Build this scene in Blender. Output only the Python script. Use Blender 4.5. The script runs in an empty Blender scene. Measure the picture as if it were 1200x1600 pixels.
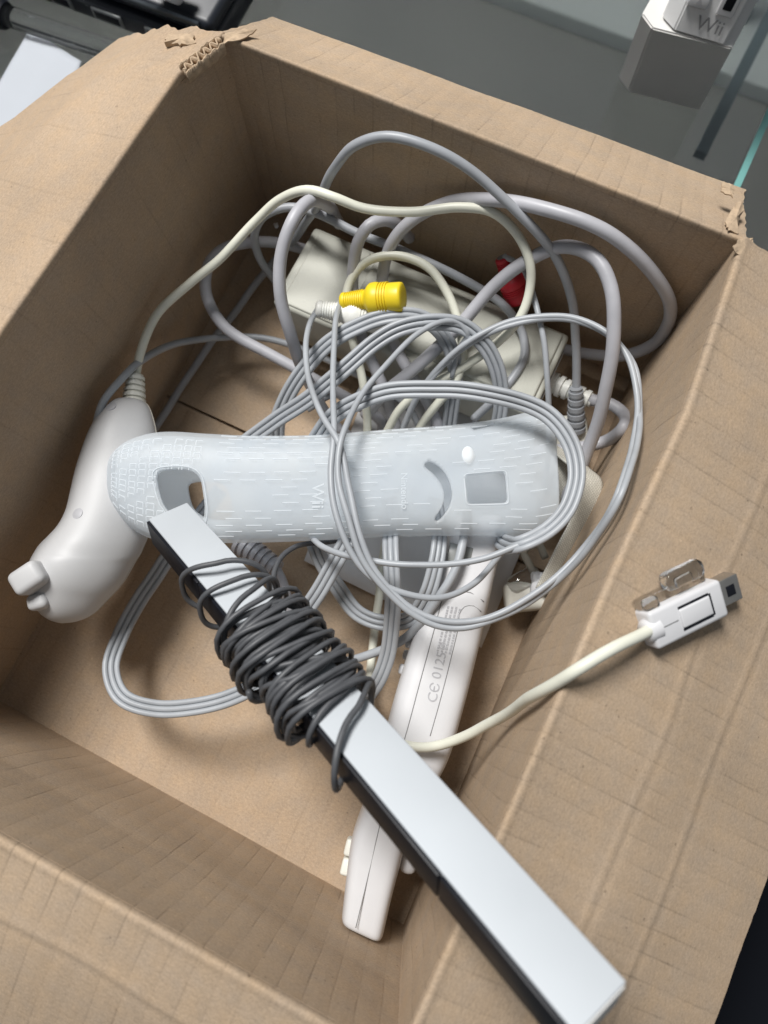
import bpy, bmesh, math, random
from mathutils import Vector, Matrix, noise
random.seed(7)
S = bpy.context.scene
COL = S.collection
MM = 0.001                      # everything below is written in millimetres

# ------------------------------------------------------------------ camera
cam_d = bpy.data.cameras.new('camera')
cam = bpy.data.objects.new('camera', cam_d)
COL.objects.link(cam)
S.camera = cam
cam_d.sensor_fit = 'VERTICAL'
cam_d.sensor_height = 36
cam_d.lens = 26.344
cam_d.clip_start = 0.01
cam_d.clip_end = 20
_R = ((0.89912, 0.43728, -0.01920), (0.42271, -0.87886, -0.22118), (-0.11359, 0.19075, -0.97504))
cam.matrix_world = Matrix(((_R[0][0], -_R[1][0], -_R[2][0], 150.64 * MM),
                           (_R[0][1], -_R[1][1], -_R[2][1], 83.04 * MM),
                           (_R[0][2], -_R[1][2], -_R[2][2], 322.42 * MM),
                           (0, 0, 0, 1)))
cam_d.dof.use_dof = True
cam_d.dof.focus_distance = 0.262
cam_d.dof.aperture_fstop = 11

# ------------------------------------------------------------------ light
world = bpy.data.worlds.new('World')
S.world = world
world.use_nodes = True
bg = world.node_tree.nodes['Background']
bg.inputs[0].default_value = (0.86, 0.93, 1.0, 1)
bg.inputs[1].default_value = 0.19

def lamp(name, loc, target, w, h, power, col):
    d = bpy.data.lights.new(name, 'AREA')
    d.shape = 'RECTANGLE'; d.size = w; d.size_y = h; d.energy = power; d.color = col
    o = bpy.data.objects.new(name, d)
    COL.objects.link(o)
    o.location = loc
    o.rotation_euler = (Vector(target) - Vector(loc)).to_track_quat('-Z', 'Y').to_euler()
    return o
lamp('ceiling_lamp', (-0.62, 0.62, 1.75), (0.1, 0.12, 0.0), 0.5, 0.65, 53, (1.0, 0.985, 0.96))
S.view_settings.view_transform = 'Standard'
S.view_settings.look = 'None'
S.view_settings.gamma = 1
S.view_settings.exposure = 0.0

# ------------------------------------------------------------------ helpers
def mat(name, base, rough=0.5, metal=0.0, spec=0.5, var=0.0, vscale=60, bump=0.0, bscale=400, **kw):
    m = bpy.data.materials.new(name)
    m.use_nodes = True
    nt = m.node_tree
    b = nt.nodes['Principled BSDF']
    b.inputs['Base Color'].default_value = (*base, 1)
    b.inputs['Roughness'].default_value = rough
    b.inputs['Metallic'].default_value = metal
    b.inputs['Specular IOR Level'].default_value = spec
    for k, v in kw.items():
        b.inputs[k.replace('_', ' ')].default_value = v
    tc = nt.nodes.new('ShaderNodeTexCoord')
    if var > 0:
        n = nt.nodes.new('ShaderNodeTexNoise'); n.inputs['Scale'].default_value = vscale; n.inputs['Detail'].default_value = 6
        nt.links.new(tc.outputs['Object'], n.inputs['Vector'])
        r = nt.nodes.new('ShaderNodeMapRange')
        r.inputs[1].default_value = .3; r.inputs[2].default_value = .7
        r.inputs[3].default_value = 1 - var; r.inputs[4].default_value = 1 + var
        nt.links.new(n.outputs[0], r.inputs[0])
        h = nt.nodes.new('ShaderNodeHueSaturation')
        h.inputs['Color'].default_value = (*base, 1)
        nt.links.new(r.outputs[0], h.inputs['Value'])
        nt.links.new(h.outputs[0], b.inputs['Base Color'])
        r2 = nt.nodes.new('ShaderNodeMapRange')
        r2.inputs[3].default_value = max(rough - .1, .02); r2.inputs[4].default_value = min(rough + .12, 1)
        nt.links.new(n.outputs[0], r2.inputs[0])
        nt.links.new(r2.outputs[0], b.inputs['Roughness'])
    if bump > 0:
        n2 = nt.nodes.new('ShaderNodeTexNoise'); n2.inputs['Scale'].default_value = bscale; n2.inputs['Detail'].default_value = 3
        nt.links.new(tc.outputs['Object'], n2.inputs['Vector'])
        bp_ = nt.nodes.new('ShaderNodeBump'); bp_.inputs['Strength'].default_value = bump; bp_.inputs['Distance'].default_value = 0.0004
        nt.links.new(n2.outputs[0], bp_.inputs['Height'])
        nt.links.new(bp_.outputs[0], b.inputs['Normal'])
    return m

def kraft(name, base, line=0.5, period=7.2):
    """brown corrugated board; UV is in millimetres: u along the fold, v across it"""
    m = bpy.data.materials.new(name); m.use_nodes = True
    nt = m.node_tree; N = nt.nodes; L = nt.links
    b = N['Principled BSDF']
    b.inputs['Roughness'].default_value = 0.82
    b.inputs['Specular IOR Level'].default_value = 0.25
    uv = N.new('ShaderNodeUVMap')
    def mapping(sx, sy, loc=(0, 0, 0)):
        mp = N.new('ShaderNodeMapping'); mp.inputs['Scale'].default_value = (sx, sy, 1); mp.inputs['Location'].default_value = loc
        L.new(uv.outputs[0], mp.inputs[0]); return mp
    def nz(sx, sy, detail, rough=.55, loc=(0, 0, 0), dist=0):
        n = N.new('ShaderNodeTexNoise'); n.inputs['Scale'].default_value = 1; n.inputs['Detail'].default_value = detail
        n.inputs['Roughness'].default_value = rough; n.inputs['Distortion'].default_value = dist
        L.new(mapping(sx, sy, loc).outputs[0], n.inputs['Vector']); return n.outputs[0]
    def ramp(src, a, c, lo, hi):
        r = N.new('ShaderNodeMapRange'); r.clamp = True
        for i, v in zip((1, 2, 3, 4), (a, c, lo, hi)): r.inputs[i].default_value = v
        L.new(src, r.inputs[0]); return r.outputs[0]
    def mth(op, a, c):
        r = N.new('ShaderNodeMath'); r.operation = op
        for i, v in enumerate((a, c)):
            if isinstance(v, (int, float)): r.inputs[i].default_value = v
            else: L.new(v, r.inputs[i])
        return r.outputs[0]
    big = nz(.022, .022, 3)
    blot = nz(.12, .12, 5, .6, (30, 7, 0))
    fibre = nz(.55, 1.1, 5, .75)
    fine = nz(1.5, 1.5, 4, .75, (5, 3, 0))
    # flute lines: thin wavering creases across the fold
    sep = N.new('ShaderNodeSeparateXYZ'); L.new(uv.outputs[0], sep.inputs[0])
    wob = nz(.016, .012, 2, .5, (9, 9, 0))
    ph = mth('ADD', mth('DIVIDE', sep.outputs[0], period), mth('MULTIPLY', wob, .55))
    fr = mth('ABSOLUTE', mth('SUBTRACT', mth('FRACT', ph, 0), .5), 0)
    thin = ramp(fr, .0, .075, 1, 0)
    soft = ramp(fr, .0, .45, 1, 0)
    mask = ramp(nz(.07, .03, 4, .65, (3, 40, 0)), .45, .66, .08, 1)
    flute = mth('MULTIPLY', mth('MULTIPLY', thin, mask), line)
    # specks
    vo = N.new('ShaderNodeTexVoronoi'); vo.inputs['Scale'].default_value = .2
    vo.inputs['Randomness'].default_value = 1
    L.new(uv.outputs[0], vo.inputs['Vector'])
    speck = mth('MULTIPLY', ramp(vo.outputs['Distance'], .07, .12, 1, 0), ramp(fibre, .50, .56, 0, 1))
    vo2 = N.new('ShaderNodeTexVoronoi'); vo2.inputs['Scale'].default_value = .24
    mp2 = mapping(1, .7, (53, 11, 0)); L.new(mp2.outputs[0], vo2.inputs['Vector'])
    light = mth('MULTIPLY', ramp(vo2.outputs['Distance'], .05, .1, 1, 0), ramp(blot, .5, .65, 0, 1))
    val = mth('ADD', ramp(big, .3, .7, .90, 1.07), ramp(blot, .3, .7, -.05, .05))
    val = mth('ADD', val, ramp(fibre, .32, .68, -.12, .12))
    val = mth('ADD', val, ramp(fine, .32, .68, -.15, .15))
    val = mth('SUBTRACT', val, mth('MULTIPLY', flute, .42))
    val = mth('SUBTRACT', val, mth('MULTIPLY', speck, .5))
    val = mth('ADD', val, mth('MULTIPLY', light, .28))
    hs = N.new('ShaderNodeHueSaturation'); hs.inputs['Color'].default_value = (*base, 1)
    L.new(val, hs.inputs['Value'])
    L.new(ramp(blot, .3, .7, .92, 1.08), hs.inputs['Saturation'])
    L.new(hs.outputs[0], b.inputs['Base Color'])
    hgt = mth('ADD', mth('MULTIPLY', fibre, .12), mth('MULTIPLY', soft, -.36 * line))
    hgt = mth('SUBTRACT', hgt, mth('MULTIPLY', flute, .35))
    bp_ = N.new('ShaderNodeBump'); bp_.inputs['Strength'].default_value = .55; bp_.inputs['Distance'].default_value = .0011
    L.new(hgt, bp_.inputs['Height']); L.new(bp_.outputs[0], b.inputs['Normal'])
    return m

def mesh_obj(name, verts, faces, m, parent=None, smooth=True, uvs=None, sharp=None):
    """one mesh object; verts are millimetres in the world, stored relative to the thing's own base"""
    off = Vector((0, 0, 0))
    p = parent
    while p is not None:
        off = off + p.location; p = p.parent
    me = bpy.data.meshes.new(name)
    me.from_pydata([(Vector(v) * MM - off) for v in verts], [], faces)
    if uvs:
        ul = me.uv_layers.new(name='UVMap')
        for lp in me.loops:
            ul.data[lp.index].uv = uvs[lp.vertex_index]
    if smooth:
        me.polygons.foreach_set('use_smooth', [True] * len(me.polygons))
        if sharp: me.set_sharp_from_angle(angle=math.radians(sharp))
    me.materials.append(m)
    o = bpy.data.objects.new(name, me)
    COL.objects.link(o)
    o.parent = parent
    return o

def bm_obj(name, bm, m, parent=None, smooth=True, sharp=40):
    bm.verts.index_update()
    vs = [tuple(v.co) for v in bm.verts]
    fs = [tuple(v.index for v in f.verts) for f in bm.faces]
    bm.free()
    return mesh_obj(name, vs, fs, m, parent, smooth, None, sharp)

def tag(o, label, cat, group=None):
    o['label'] = label; o['category'] = cat
    if group: o['group'] = group
    return o

def thing(name, label, cat, loc, group=None):
    o = bpy.data.objects.new(name, None)
    COL.objects.link(o)
    o.location = Vector(loc) * MM
    o.empty_display_size = 0.01
    return tag(o, label, cat, group)

def spline(pts, step=2.0, wob=0):
    """centripetal-ish Catmull-Rom through points (tuples of any length)"""
    pts = [Vector(p) for p in pts]
    n = len(pts)
    out = []
    for i in range(n - 1):
        p0 = pts[i - 1] if i > 0 else pts[0] * 2 - pts[1]
        p1, p2 = pts[i], pts[i + 1]
        p3 = pts[i + 2] if i + 2 < n else pts[-1] * 2 - pts[-2]
        t01 = max((p1 - p0).length, 1e-3) ** .5; t12 = max((p2 - p1).length, 1e-3) ** .5; t23 = max((p3 - p2).length, 1e-3) ** .5
        m1 = (p2 - p1) + ((p1 - p0) / t01 - (p2 - p0) / (t01 + t12)) * t12
        m2 = (p2 - p1) + ((p3 - p2) / t23 - (p3 - p1) / (t12 + t23)) * t12
        k = max(2, int((p2 - p1).length / step))
        for j in range(k):
            t = j / k
            out.append(p1 * (2 * t**3 - 3 * t**2 + 1) + m1 * (t**3 - 2 * t**2 + t) + p2 * (-2 * t**3 + 3 * t**2) + m2 * (t**3 - t**2))
    out.append(pts[-1])
    if wob:
        L = 0; sd = pts[0].x * .37
        for i in range(1, len(out) - 1):
            L += step
            f = min(1, i / 8, (len(out) - 1 - i) / 8)
            out[i] = out[i] + Vector((noise.noise(Vector((L / 21, sd, 1))), noise.noise(Vector((L / 21, sd, 5))), noise.noise(Vector((L / 25, sd, 9))))) * (wob * f)
    return out

def tube_geo(path, r, sides=10, V=None, F=None, closed_caps=True):
    """path: list of Vectors; r: number or list"""
    V = [] if V is None else V; F = [] if F is None else F
    n = len(path)
    rr = r if isinstance(r, (list, tuple)) else [r] * n
    t = (path[1] - path[0]).normalized()
    a = t.orthogonal().normalized()
    base = len(V)
    for i in range(n):
        t2 = (path[min(i + 1, n - 1)] - path[max(i - 1, 0)])
        t2 = t2.normalized() if t2.length > 1e-6 else t
        a = (a - t2 * a.dot(t2)).normalized(); b = t2.cross(a); t = t2
        for k in range(sides):
            an = 2 * math.pi * k / sides
            V.append(tuple(path[i] + (a * math.cos(an) + b * math.sin(an)) * rr[i]))
    for i in range(n - 1):
        for k in range(sides):
            k2 = (k + 1) % sides
            F.append((base + i * sides + k, base + i * sides + k2, base + (i + 1) * sides + k2, base + (i + 1) * sides + k))
    if closed_caps:
        F.append(tuple(base + k for k in reversed(range(sides))))
        F.append(tuple(base + (n - 1) * sides + k for k in range(sides)))
    return V, F

def cord(name, pts, d, m, parent, step=2.0, sides=12):
    V, F = tube_geo(spline(pts, step, .8 if d > 1.5 else 0), d / 2, sides)
    return mesh_obj(name, V, F, m, parent)

def ribbon(name, pts, d, n, m, parent, twist=(0, 0), step=2.0, gap=0.98):
    """n round strands moulded side by side"""
    path = spline(pts, step, .8)
    N = len(path)
    V, F = [], []
    side = None
    sides_v = []
    for i in range(N):
        t = (path[min(i + 1, N - 1)] - path[max(i - 1, 0)]).normalized()
        s = t.cross(Vector((0.1, -0.2, 1)))
        if side is not None:
            if s.length < .15: s = side
            if s.dot(side) < 0: s = -s
            s = s.normalized() * .25 + side * .75
        s = (s - t * s.dot(t)).normalized()
        side = s
        tw = math.radians(twist[0] + (twist[1] - twist[0]) * i / (N - 1))
        sides_v.append(s * math.cos(tw) + t.cross(s) * math.sin(tw))
    for k in range(n):
        o = (k - (n - 1) / 2) * d * gap
        tube_geo([path[i] + sides_v[i] * o for i in range(N)], d / 2, 10, V, F)
    return mesh_obj(name, V, F, m, parent)

def frame(z, x):
    z = Vector(z).normalized(); x = Vector(x); x = (x - z * x.dot(z)).normalized()
    return x, z.cross(x), z

def rbox(name, c, X, Y, Z, dims, bev, m, parent=None, seg=3, taper=None):
    """bevelled box at c with axes X, Y, Z and full sizes dims; taper shrinks the +Z face (sx, sy)"""
    bm = bmesh.new()
    bmesh.ops.create_cube(bm, size=1)
    for v in bm.verts:
        sx, sy = (taper if taper and v.co.z > 0 else (1, 1))
        v.co = Vector((v.co.x * dims[0] * sx, v.co.y * dims[1] * sy, v.co.z * dims[2]))
    if bev > 0:
        bmesh.ops.bevel(bm, geom=list(bm.edges), offset=bev, segments=seg, profile=.5, affect='EDGES')
    c = Vector(c)
    for v in bm.verts:
        v.co = c + X * v.co.x + Y * v.co.y + Z * v.co.z
    return bm_obj(name, bm, m, parent, True, 35)

def lathe(name, a, b, prof, m, parent=None, sides=24):
    """surface of revolution from a to b; prof = [(t, radius)]"""
    a, b = Vector(a), Vector(b)
    path = [a + (b - a) * t for t, r in prof]
    d = (b - a).normalized()
    u = d.orthogonal().normalized(); w = d.cross(u)
    V, F = [], []
    for (t, r), p in zip(prof, path):
        for k in range(sides):
            an = 2 * math.pi * k / sides
            V.append(tuple(p + (u * math.cos(an) + w * math.sin(an)) * r))
    for i in range(len(prof) - 1):
        for k in range(sides):
            k2 = (k + 1) % sides
            F.append((i * sides + k, i * sides + k2, (i + 1) * sides + k2, (i + 1) * sides + k))
    F.append(tuple(reversed(range(sides))))
    F.append(tuple((len(prof) - 1) * sides + k for k in range(sides)))
    return mesh_obj(name, V, F, m, parent, True, None, 50)

def resample(pts, n):
    pts = spline(pts, 1.0)
    L = [0]
    for i in range(1, len(pts)): L.append(L[-1] + (pts[i] - pts[i - 1]).length)
    out = []; j = 0
    for i in range(n):
        s = L[-1] * i / (n - 1)
        while j < len(L) - 2 and L[j + 1] < s: j += 1
        f = (s - L[j]) / max(L[j + 1] - L[j], 1e-6)
        out.append(pts[j].lerp(pts[j + 1], min(max(f, 0), 1)))
    return out

def iresample(pts, n):
    """n samples evenly spread over the point index, so that paired outlines stay paired"""
    pts = [Vector(p) for p in pts]; k = len(pts) - 1; out = []
    for i in range(n):
        x = i / (n - 1) * k; j = min(int(x), k - 1); t = x - j
        p1, p2 = pts[j], pts[j + 1]
        p0 = pts[j - 1] if j > 0 else p1 * 2 - p2
        p3 = pts[j + 2] if j + 2 <= k else p2 * 2 - p1
        out.append(.5 * ((2 * p1) + (p2 - p0) * t + (2 * p0 - 5 * p1 + 4 * p2 - p3) * t * t + (3 * p1 - p0 - 3 * p2 + p3) * t**3))
    return out

def text_obj(name, txt, o, X, Y, size, m, parent, depth=.15, bold=0.0, shear=0):
    """flat lettering: o = lower left corner, X reading direction, Y letter-up direction, size in mm"""
    cu = bpy.data.curves.new(name, 'FONT')
    cu.body = txt; cu.size = 1; cu.extrude = 0; cu.offset = bold; cu.resolution_u = 4; cu.shear = shear
    t = bpy.data.objects.new(name, cu); COL.objects.link(t)
    dg = bpy.context.evaluated_depsgraph_get(); dg.update()
    me = t.evaluated_get(dg).to_mesh()
    X = Vector(X).normalized(); Y = Vector(Y); Y = (Y - X * Y.dot(X)).normalized(); Z = X.cross(Y)
    o = Vector(o)
    V = [tuple(o + (X * v.co.x + Y * v.co.y) * size + Z * depth) for v in me.vertices]
    F = [tuple(p.vertices) for p in me.polygons]
    t.evaluated_get(dg).to_mesh_clear()
    bpy.data.objects.remove(t); bpy.data.curves.remove(cu)
    return mesh_obj(name, V, F, m, parent, False)

# ------------------------------------------------------------------ materials
M = {}
M['kraft'] = kraft('kraft_board', (0.41, 0.309, 0.217), .52)
M['kraft_plain'] = kraft('kraft_board_smooth', (0.405, 0.303, 0.212), .30, 8.5)
M['torn'] = mat('torn_board', (0.44, 0.33, 0.225), .95, var=.2, vscale=500, bump=.8, bscale=900)
M['lilac'] = mat('lilac_grey_vinyl', (0.42, 0.42, 0.45), .42, var=.10, vscale=70, bump=.12)
M['grey'] = mat('blue_grey_vinyl', (0.34, 0.355, 0.38), .42, var=.10, vscale=70, bump=.1)
M['av'] = mat('av_grey_vinyl', (0.36, 0.38, 0.405), .40, var=.10, vscale=70, bump=.1)
M['cream'] = mat('cream_vinyl', (0.72, 0.72, 0.62), .4, var=.04, vscale=120, bump=.08)
M['dark'] = mat('dark_grey_vinyl', (0.075, 0.078, 0.085), .48, var=.12, vscale=300, bump=.1)
M['white'] = mat('white_plastic', (0.63, 0.63, 0.645), .38, var=.025, vscale=70, bump=.04, bscale=900)
M['offwhite'] = mat('offwhite_plastic', (0.74, 0.73, 0.66), .42, var=.04, vscale=120)
M['nun'] = mat('matte_white_plastic', (0.50, 0.50, 0.505), .5, var=.03, vscale=60, bump=.05, bscale=1500)
M['seam'] = mat('seam_shadow_plastic', (0.22, 0.22, 0.22), .7)
M['seam_w'] = mat('yellowed_seam_plastic', (0.50, 0.47, 0.40), .6)
M['print'] = mat('grey_print', (0.42, 0.42, 0.44), .5)
M['logo'] = mat('grey_logo_print', (0.24, 0.24, 0.25), .4)
M['brick'] = mat('adapter_beige_plastic', (0.46, 0.46, 0.405), .5, var=.06, vscale=90, bump=.25, bscale=1800)
M['silver'] = mat('silver_paint', (0.50, 0.53, 0.56), .6, spec=.3, metal=.1, var=.05, vscale=22, bump=.08, bscale=2500)
M['black'] = mat('black_gloss_plastic', (0.008, 0.009, 0.013), .4, spec=.22, var=.05)
M['yellow'] = mat('yellow_vinyl', (0.80, 0.60, 0.02), .42, var=.04, vscale=150)
M['rcawhite'] = mat('white_vinyl', (0.78, 0.78, 0.74), .42, var=.03, vscale=150)
M['red'] = mat('red_vinyl', (0.55, 0.02, 0.035), .4, var=.05, vscale=150)
M['metal'] = mat('nickel_shell', (0.48, 0.46, 0.43), .32, metal=.9, var=.05, vscale=200)
M['stand'] = mat('silver_grey_stand', (0.66, 0.65, 0.63), .5, metal=.1, var=.03)
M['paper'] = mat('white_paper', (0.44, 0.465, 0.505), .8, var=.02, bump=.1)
M['card'] = mat('white_card', (0.68, 0.68, 0.69), .7, var=.03, bump=.1)
M['webbing'] = mat('woven_webbing', (0.62, 0.60, 0.53), .8, var=.08, vscale=800)
M['laptop'] = mat('black_laptop_shell', (0.012, 0.015, 0.022), .38, var=.1, vscale=30, bump=.1, bscale=2000)
M['laptop_edge'] = mat('dark_steel_edge', (0.16, 0.18, 0.20), .3, metal=.8)
M['port'] = mat('port_metal', (0.30, 0.31, 0.31), .35, metal=.8)
M['floor'] = mat('dark_grey_floor', (0.18, 0.18, 0.168), .6, var=.12, vscale=3)
M['pale'] = mat('pale_grey_reflection', (0.46, 0.49, 0.475), .6, var=.06, vscale=4)
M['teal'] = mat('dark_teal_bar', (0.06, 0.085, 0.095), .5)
M['cloth'] = mat('black_fabric', (0.006, 0.007, 0.010), .95, spec=.1)
M['clearp'] = mat('clear_plastic', (0.985, 0.99, 0.99), .03, Transmission_Weight=1.0, IOR=1.36, bump=.25, bscale=700)
M['tableglass'] = mat('tinted_table_glass', (0.86, 0.88, 0.875), .03, Transmission_Weight=1.0, IOR=1.5)
M['greenedge'] = mat('green_glass_edge', (0.16, 0.36, 0.34), .15, var=.1, vscale=20)
M['conswhite'] = mat('console_white_plastic', (0.84, 0.84, 0.84), .35, var=.02)
M['window'] = mat('smoked_plastic', (0.25, 0.26, 0.25), .3)

def silicone(name='milky_silicone', see=.50, c0=(.78, .83, .88), c1=(.90, .92, .92)):
    m = bpy.data.materials.new(name); m.use_nodes = True
    nt = m.node_tree; N = nt.nodes; L = nt.links
    b = N['Principled BSDF']; out = N['Material Output']
    b.inputs['Base Color'].default_value = (0.70, 0.76, 0.80, 1)
    b.inputs['Roughness'].default_value = .42
    b.inputs['Subsurface Weight'].default_value = 0
    b.inputs['Subsurface Radius'].default_value = (1, 1, 1)
    b.inputs['Subsurface Scale'].default_value = .004
    tc = N.new('ShaderNodeTexCoord')
    n = N.new('ShaderNodeTexNoise'); n.inputs['Scale'].default_value = 35; n.inputs['Detail'].default_value = 4
    L.new(tc.outputs['Object'], n.inputs['Vector'])
    cr = N.new('ShaderNodeValToRGB')
    cr.color_ramp.elements[0].position = .3; cr.color_ramp.elements[0].color = (*c0, 1)
    cr.color_ramp.elements[1].position = .72; cr.color_ramp.elements[1].color = (*c1, 1)
    L.new(n.outputs[0], cr.inputs[0]); L.new(cr.outputs[0], b.inputs['Base Color'])
    bp_ = N.new('ShaderNodeBump'); bp_.inputs['Strength'].default_value = .15; bp_.inputs['Distance'].default_value = .0005
    L.new(n.outputs[0], bp_.inputs['Height']); L.new(bp_.outputs[0], b.inputs['Normal'])
    tl = N.new('ShaderNodeBsdfTranslucent'); tl.inputs[0].default_value = (.92, .95, .97, 1)
    m1 = N.new('ShaderNodeMixShader'); m1.inputs[0].default_value = .34
    L.new(b.outputs[0], m1.inputs[1]); L.new(tl.outputs[0], m1.inputs[2])
    tr = N.new('ShaderNodeBsdfTransparent'); tr.inputs[0].default_value = (.93, .96, .99, 1)
    m2 = N.new('ShaderNodeMixShader'); m2.inputs[0].default_value = see
    L.new(m1.outputs[0], m2.inputs[1]); L.new(tr.outputs[0], m2.inputs[2])
    L.new(m2.outputs[0], out.inputs['Surface'])
    return m
M['silicone'] = silicone()
M['ridge'] = silicone('silicone_grip', .25, (.80, .84, .87), (.86, .88, .90))
M['dash'] = mat('silicone_light_spot', (0.72, 0.76, 0.79), .35)

def weave():
    m = M['webbing']; nt = m.node_tree; N = nt.nodes; L = nt.links
    b = N['Principled BSDF']
    uv = N.new('ShaderNodeUVMap')
    ck = N.new('ShaderNodeTexBrick'); ck.inputs['Scale'].default_value = 1
    ck.inputs['Brick Width'].default_value = 1.1; ck.inputs['Row Height'].default_value = .55; ck.inputs['Mortar Size'].default_value = .12
    ck.inputs['Color1'].default_value = (.68, .66, .59, 1); ck.inputs['Color2'].default_value = (.58, .56, .50, 1); ck.inputs['Mortar'].default_value = (.36, .34, .29, 1)
    L.new(uv.outputs[0], ck.inputs['Vector'])
    L.new(ck.outputs['Color'], b.inputs['Base Color'])
    bp_ = N.new('ShaderNodeBump'); bp_.inputs['Strength'].default_value = .8; bp_.inputs['Distance'].default_value = .0004; bp_.invert = True
    L.new(ck.outputs['Fac'], bp_.inputs['Height']); L.new(bp_.outputs[0], b.inputs['Normal'])
weave()

# ------------------------------------------------------------------ the surface and what shows around the box
def structure(o):
    o['kind'] = 'structure'; return o
def slab(name, pts, z0, z1, m, parent=None):
    n = len(pts)
    V = [(x, y, z0) for x, y in pts] + [(x, y, z1) for x, y in pts]
    F = [tuple(range(n, 2 * n)), tuple(reversed(range(n)))] + [(i, (i + 1) % n, n + (i + 1) % n, n + i) for i in range(n)]
    return mesh_obj(name, V, F, m, parent, False)
structure(slab('floor', [(-3000, -2500), (3000, -2500), (3000, 4000), (-3000, 4000)], -460, -450, M['floor']))
t = thing('glass_table', 'tinted glass table top with a green edge under the cardboard box', 'table', (0, 200, -450))
slab('table_top', [(-700, -260), (193, -260), (197.4, 1000), (-700, 1000)], -14, -4.2, M['tableglass'], t)
fr = slab('dark_reflection_bar', [(176, 440), (183, 440), (189, 610), (182, 610)], -80, -74, M['teal'], t)  # added below the glass, stands in for a dark bar reflected in it
slab('green_edge', [(193.3, -260), (196.6, -260), (201.0, 1000), (197.6, 1000)], -13.5, -4.6, M['greenedge'], t)
for x, y in ((-640, -200), (130, -200), (-640, 960), (178, 960)):
    slab('leg', [(x - 12, y - 12), (x + 12, y - 12), (x + 12, y + 12), (x - 12, y + 12)], -449, -81, M['teal'], t)
b_ = slab('pale_reflection', [(-420, 868), (900, 882), (900, 1700), (-420, 1700)], -449, -430, M['pale'])  # added under the table, stands in for the pale room reflected in the glass
tag(b_, 'pale grey board added on the floor as the room reflection in the glass table', 'board')

# paper sheet on the table, slightly curled
def sheet(name, A, B, C_, D, m, curl=3, n=14, parent=None, thick=.3):
    A, B, C_, D = map(Vector, (A, B, C_, D))
    V, F = [], []
    for j in range(n + 1):
        for i in range(n + 1):
            a, b = i / n, j / n
            p = A.lerp(B, a).lerp(D.lerp(C_, a), b)
            p.z += curl * (a - .5) ** 2 * 4 * b + .6 * noise.noise(Vector((a * 3, b * 3, 1)))
            V.append(tuple(p))
    for j in range(n):
        for i in range(n):
            k = j * (n + 1) + i
            F.append((k, k + 1, k + n + 2, k + n + 1))
    o = mesh_obj(name, V, F, m, parent)
    md = o.modifiers.new('thickness', 'SOLIDIFY'); md.thickness = thick * MM; md.offset = -1
    return o
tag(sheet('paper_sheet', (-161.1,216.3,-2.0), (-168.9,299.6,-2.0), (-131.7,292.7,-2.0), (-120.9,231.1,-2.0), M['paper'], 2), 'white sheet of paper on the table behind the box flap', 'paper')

# laptop
lp = thing('laptop', 'closed black laptop with ports along its edge on the glass table', 'laptop', (-101.6,353.7,-4.0))
ea, eb = Vector((-178.2,318.4,-4.0)), Vector((-97.7,320.7,-4.0))
ld = (eb - ea).normalized(); lw = Vector((-ld.y, ld.x, 0))
LA = ea - ld * 130; LL = 240; LW = 190
lc = LA + ld * LL / 2 + lw * LW / 2
rbox('base_shell', lc + Vector((0, 0, 7.5)), ld, lw, Vector((0, 0, 1)), (LL, LW, 13), 3, M['laptop'], lp)
rbox('lid', lc + Vector((0, 0, 19)) + lw * 1.5, ld, lw, Vector((0, 0, 1)), (LL, LW - 3, 9), 3.5, M['laptop'], lp)
V, F = tube_geo([LA + ld * 6 + lw * 2.2 + Vector((0, 0, 22.3)), LA + ld * (LL - 6) + lw * 2.2 + Vector((0, 0, 22.3))], 1.5, 10)
mesh_obj('lid_trim', V, F, M['laptop_edge'], lp)
for s, wd in ((150, 13), (178, 18), (205, 9)):
    pc = LA + ld * s + lw * .2 + Vector((0, 0, 7.5))
    po = rbox('port', pc, ld, lw, Vector((0, 0, 1)), (wd, 2.4, 7), .8, M['port'], lp)
    rbox('socket', pc - lw * .7, ld, lw, Vector((0, 0, 1)), (wd - 3, 1.6, 4.6), .5, M['black'], po)
tag(rbox('white_gadget', (-89.9,327.8,30.0), ld, lw, Vector((0, 0, 1)), (20, 14, 6), 2.5, M['white']), 'small white plastic thing lying on the black laptop lid', 'gadget')

# clear tube with a black cap
tb = thing('clear_tube', 'clear plastic tube with black end cap beside the laptop', 'tube', (-152.2,305.6,-4.0))
ta, te = Vector((-182.0,298.6,3.0)), Vector((-98.0,304.4,3.0))
lathe('tube', ta, te, [(0, 5.2), (1, 5.2)], M['clearp'], tb)
lathe('tube_core', ta, te, [(0.02, 2.2), (1, 2.2)], M['clearp'], tb)
td = (te - ta).normalized()
lathe('end_cap', ta - td * 16, ta + td * 3, [(0, 6), (.1, 7.2), (.9, 7.2), (1, 6)], M['black'], tb)

# console and its stand
st = thing('console_stand', 'wedge shaped silver grey stand holding the white console', 'stand', (146.6,399.0,-4.0))
bl, br = Vector((128.9,397.4,-4.0)), Vector((164.9,402.1,-4.0))
tl, tr_ = Vector((129.0,388.7,42.0)), Vector((164.8,393.3,42.0))
tr_.z = tl.z
cl_b, cl_t = Vector((121.1,403.1,-4.0)), Vector((122.1,393.9,42.0))
bk = Vector((4, 95, 0))
V = [bl, br, br + bk, cl_b + bk, cl_b, tl, tr_, tr_ + bk, cl_t + bk, cl_t]
V = [tuple(v) for v in V]
F = [(0, 1, 6, 5), (1, 2, 7, 6), (2, 3, 8, 7), (3, 4, 9, 8), (4, 0, 5, 9), (5, 6, 7, 8, 9), (4, 3, 2, 1, 0)]
bm = bmesh.new()
vs = [bm.verts.new(v) for v in V]
for f in F: bm.faces.new([vs[i] for i in f])
bmesh.ops.recalc_face_normals(bm, faces=bm.faces)
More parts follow.
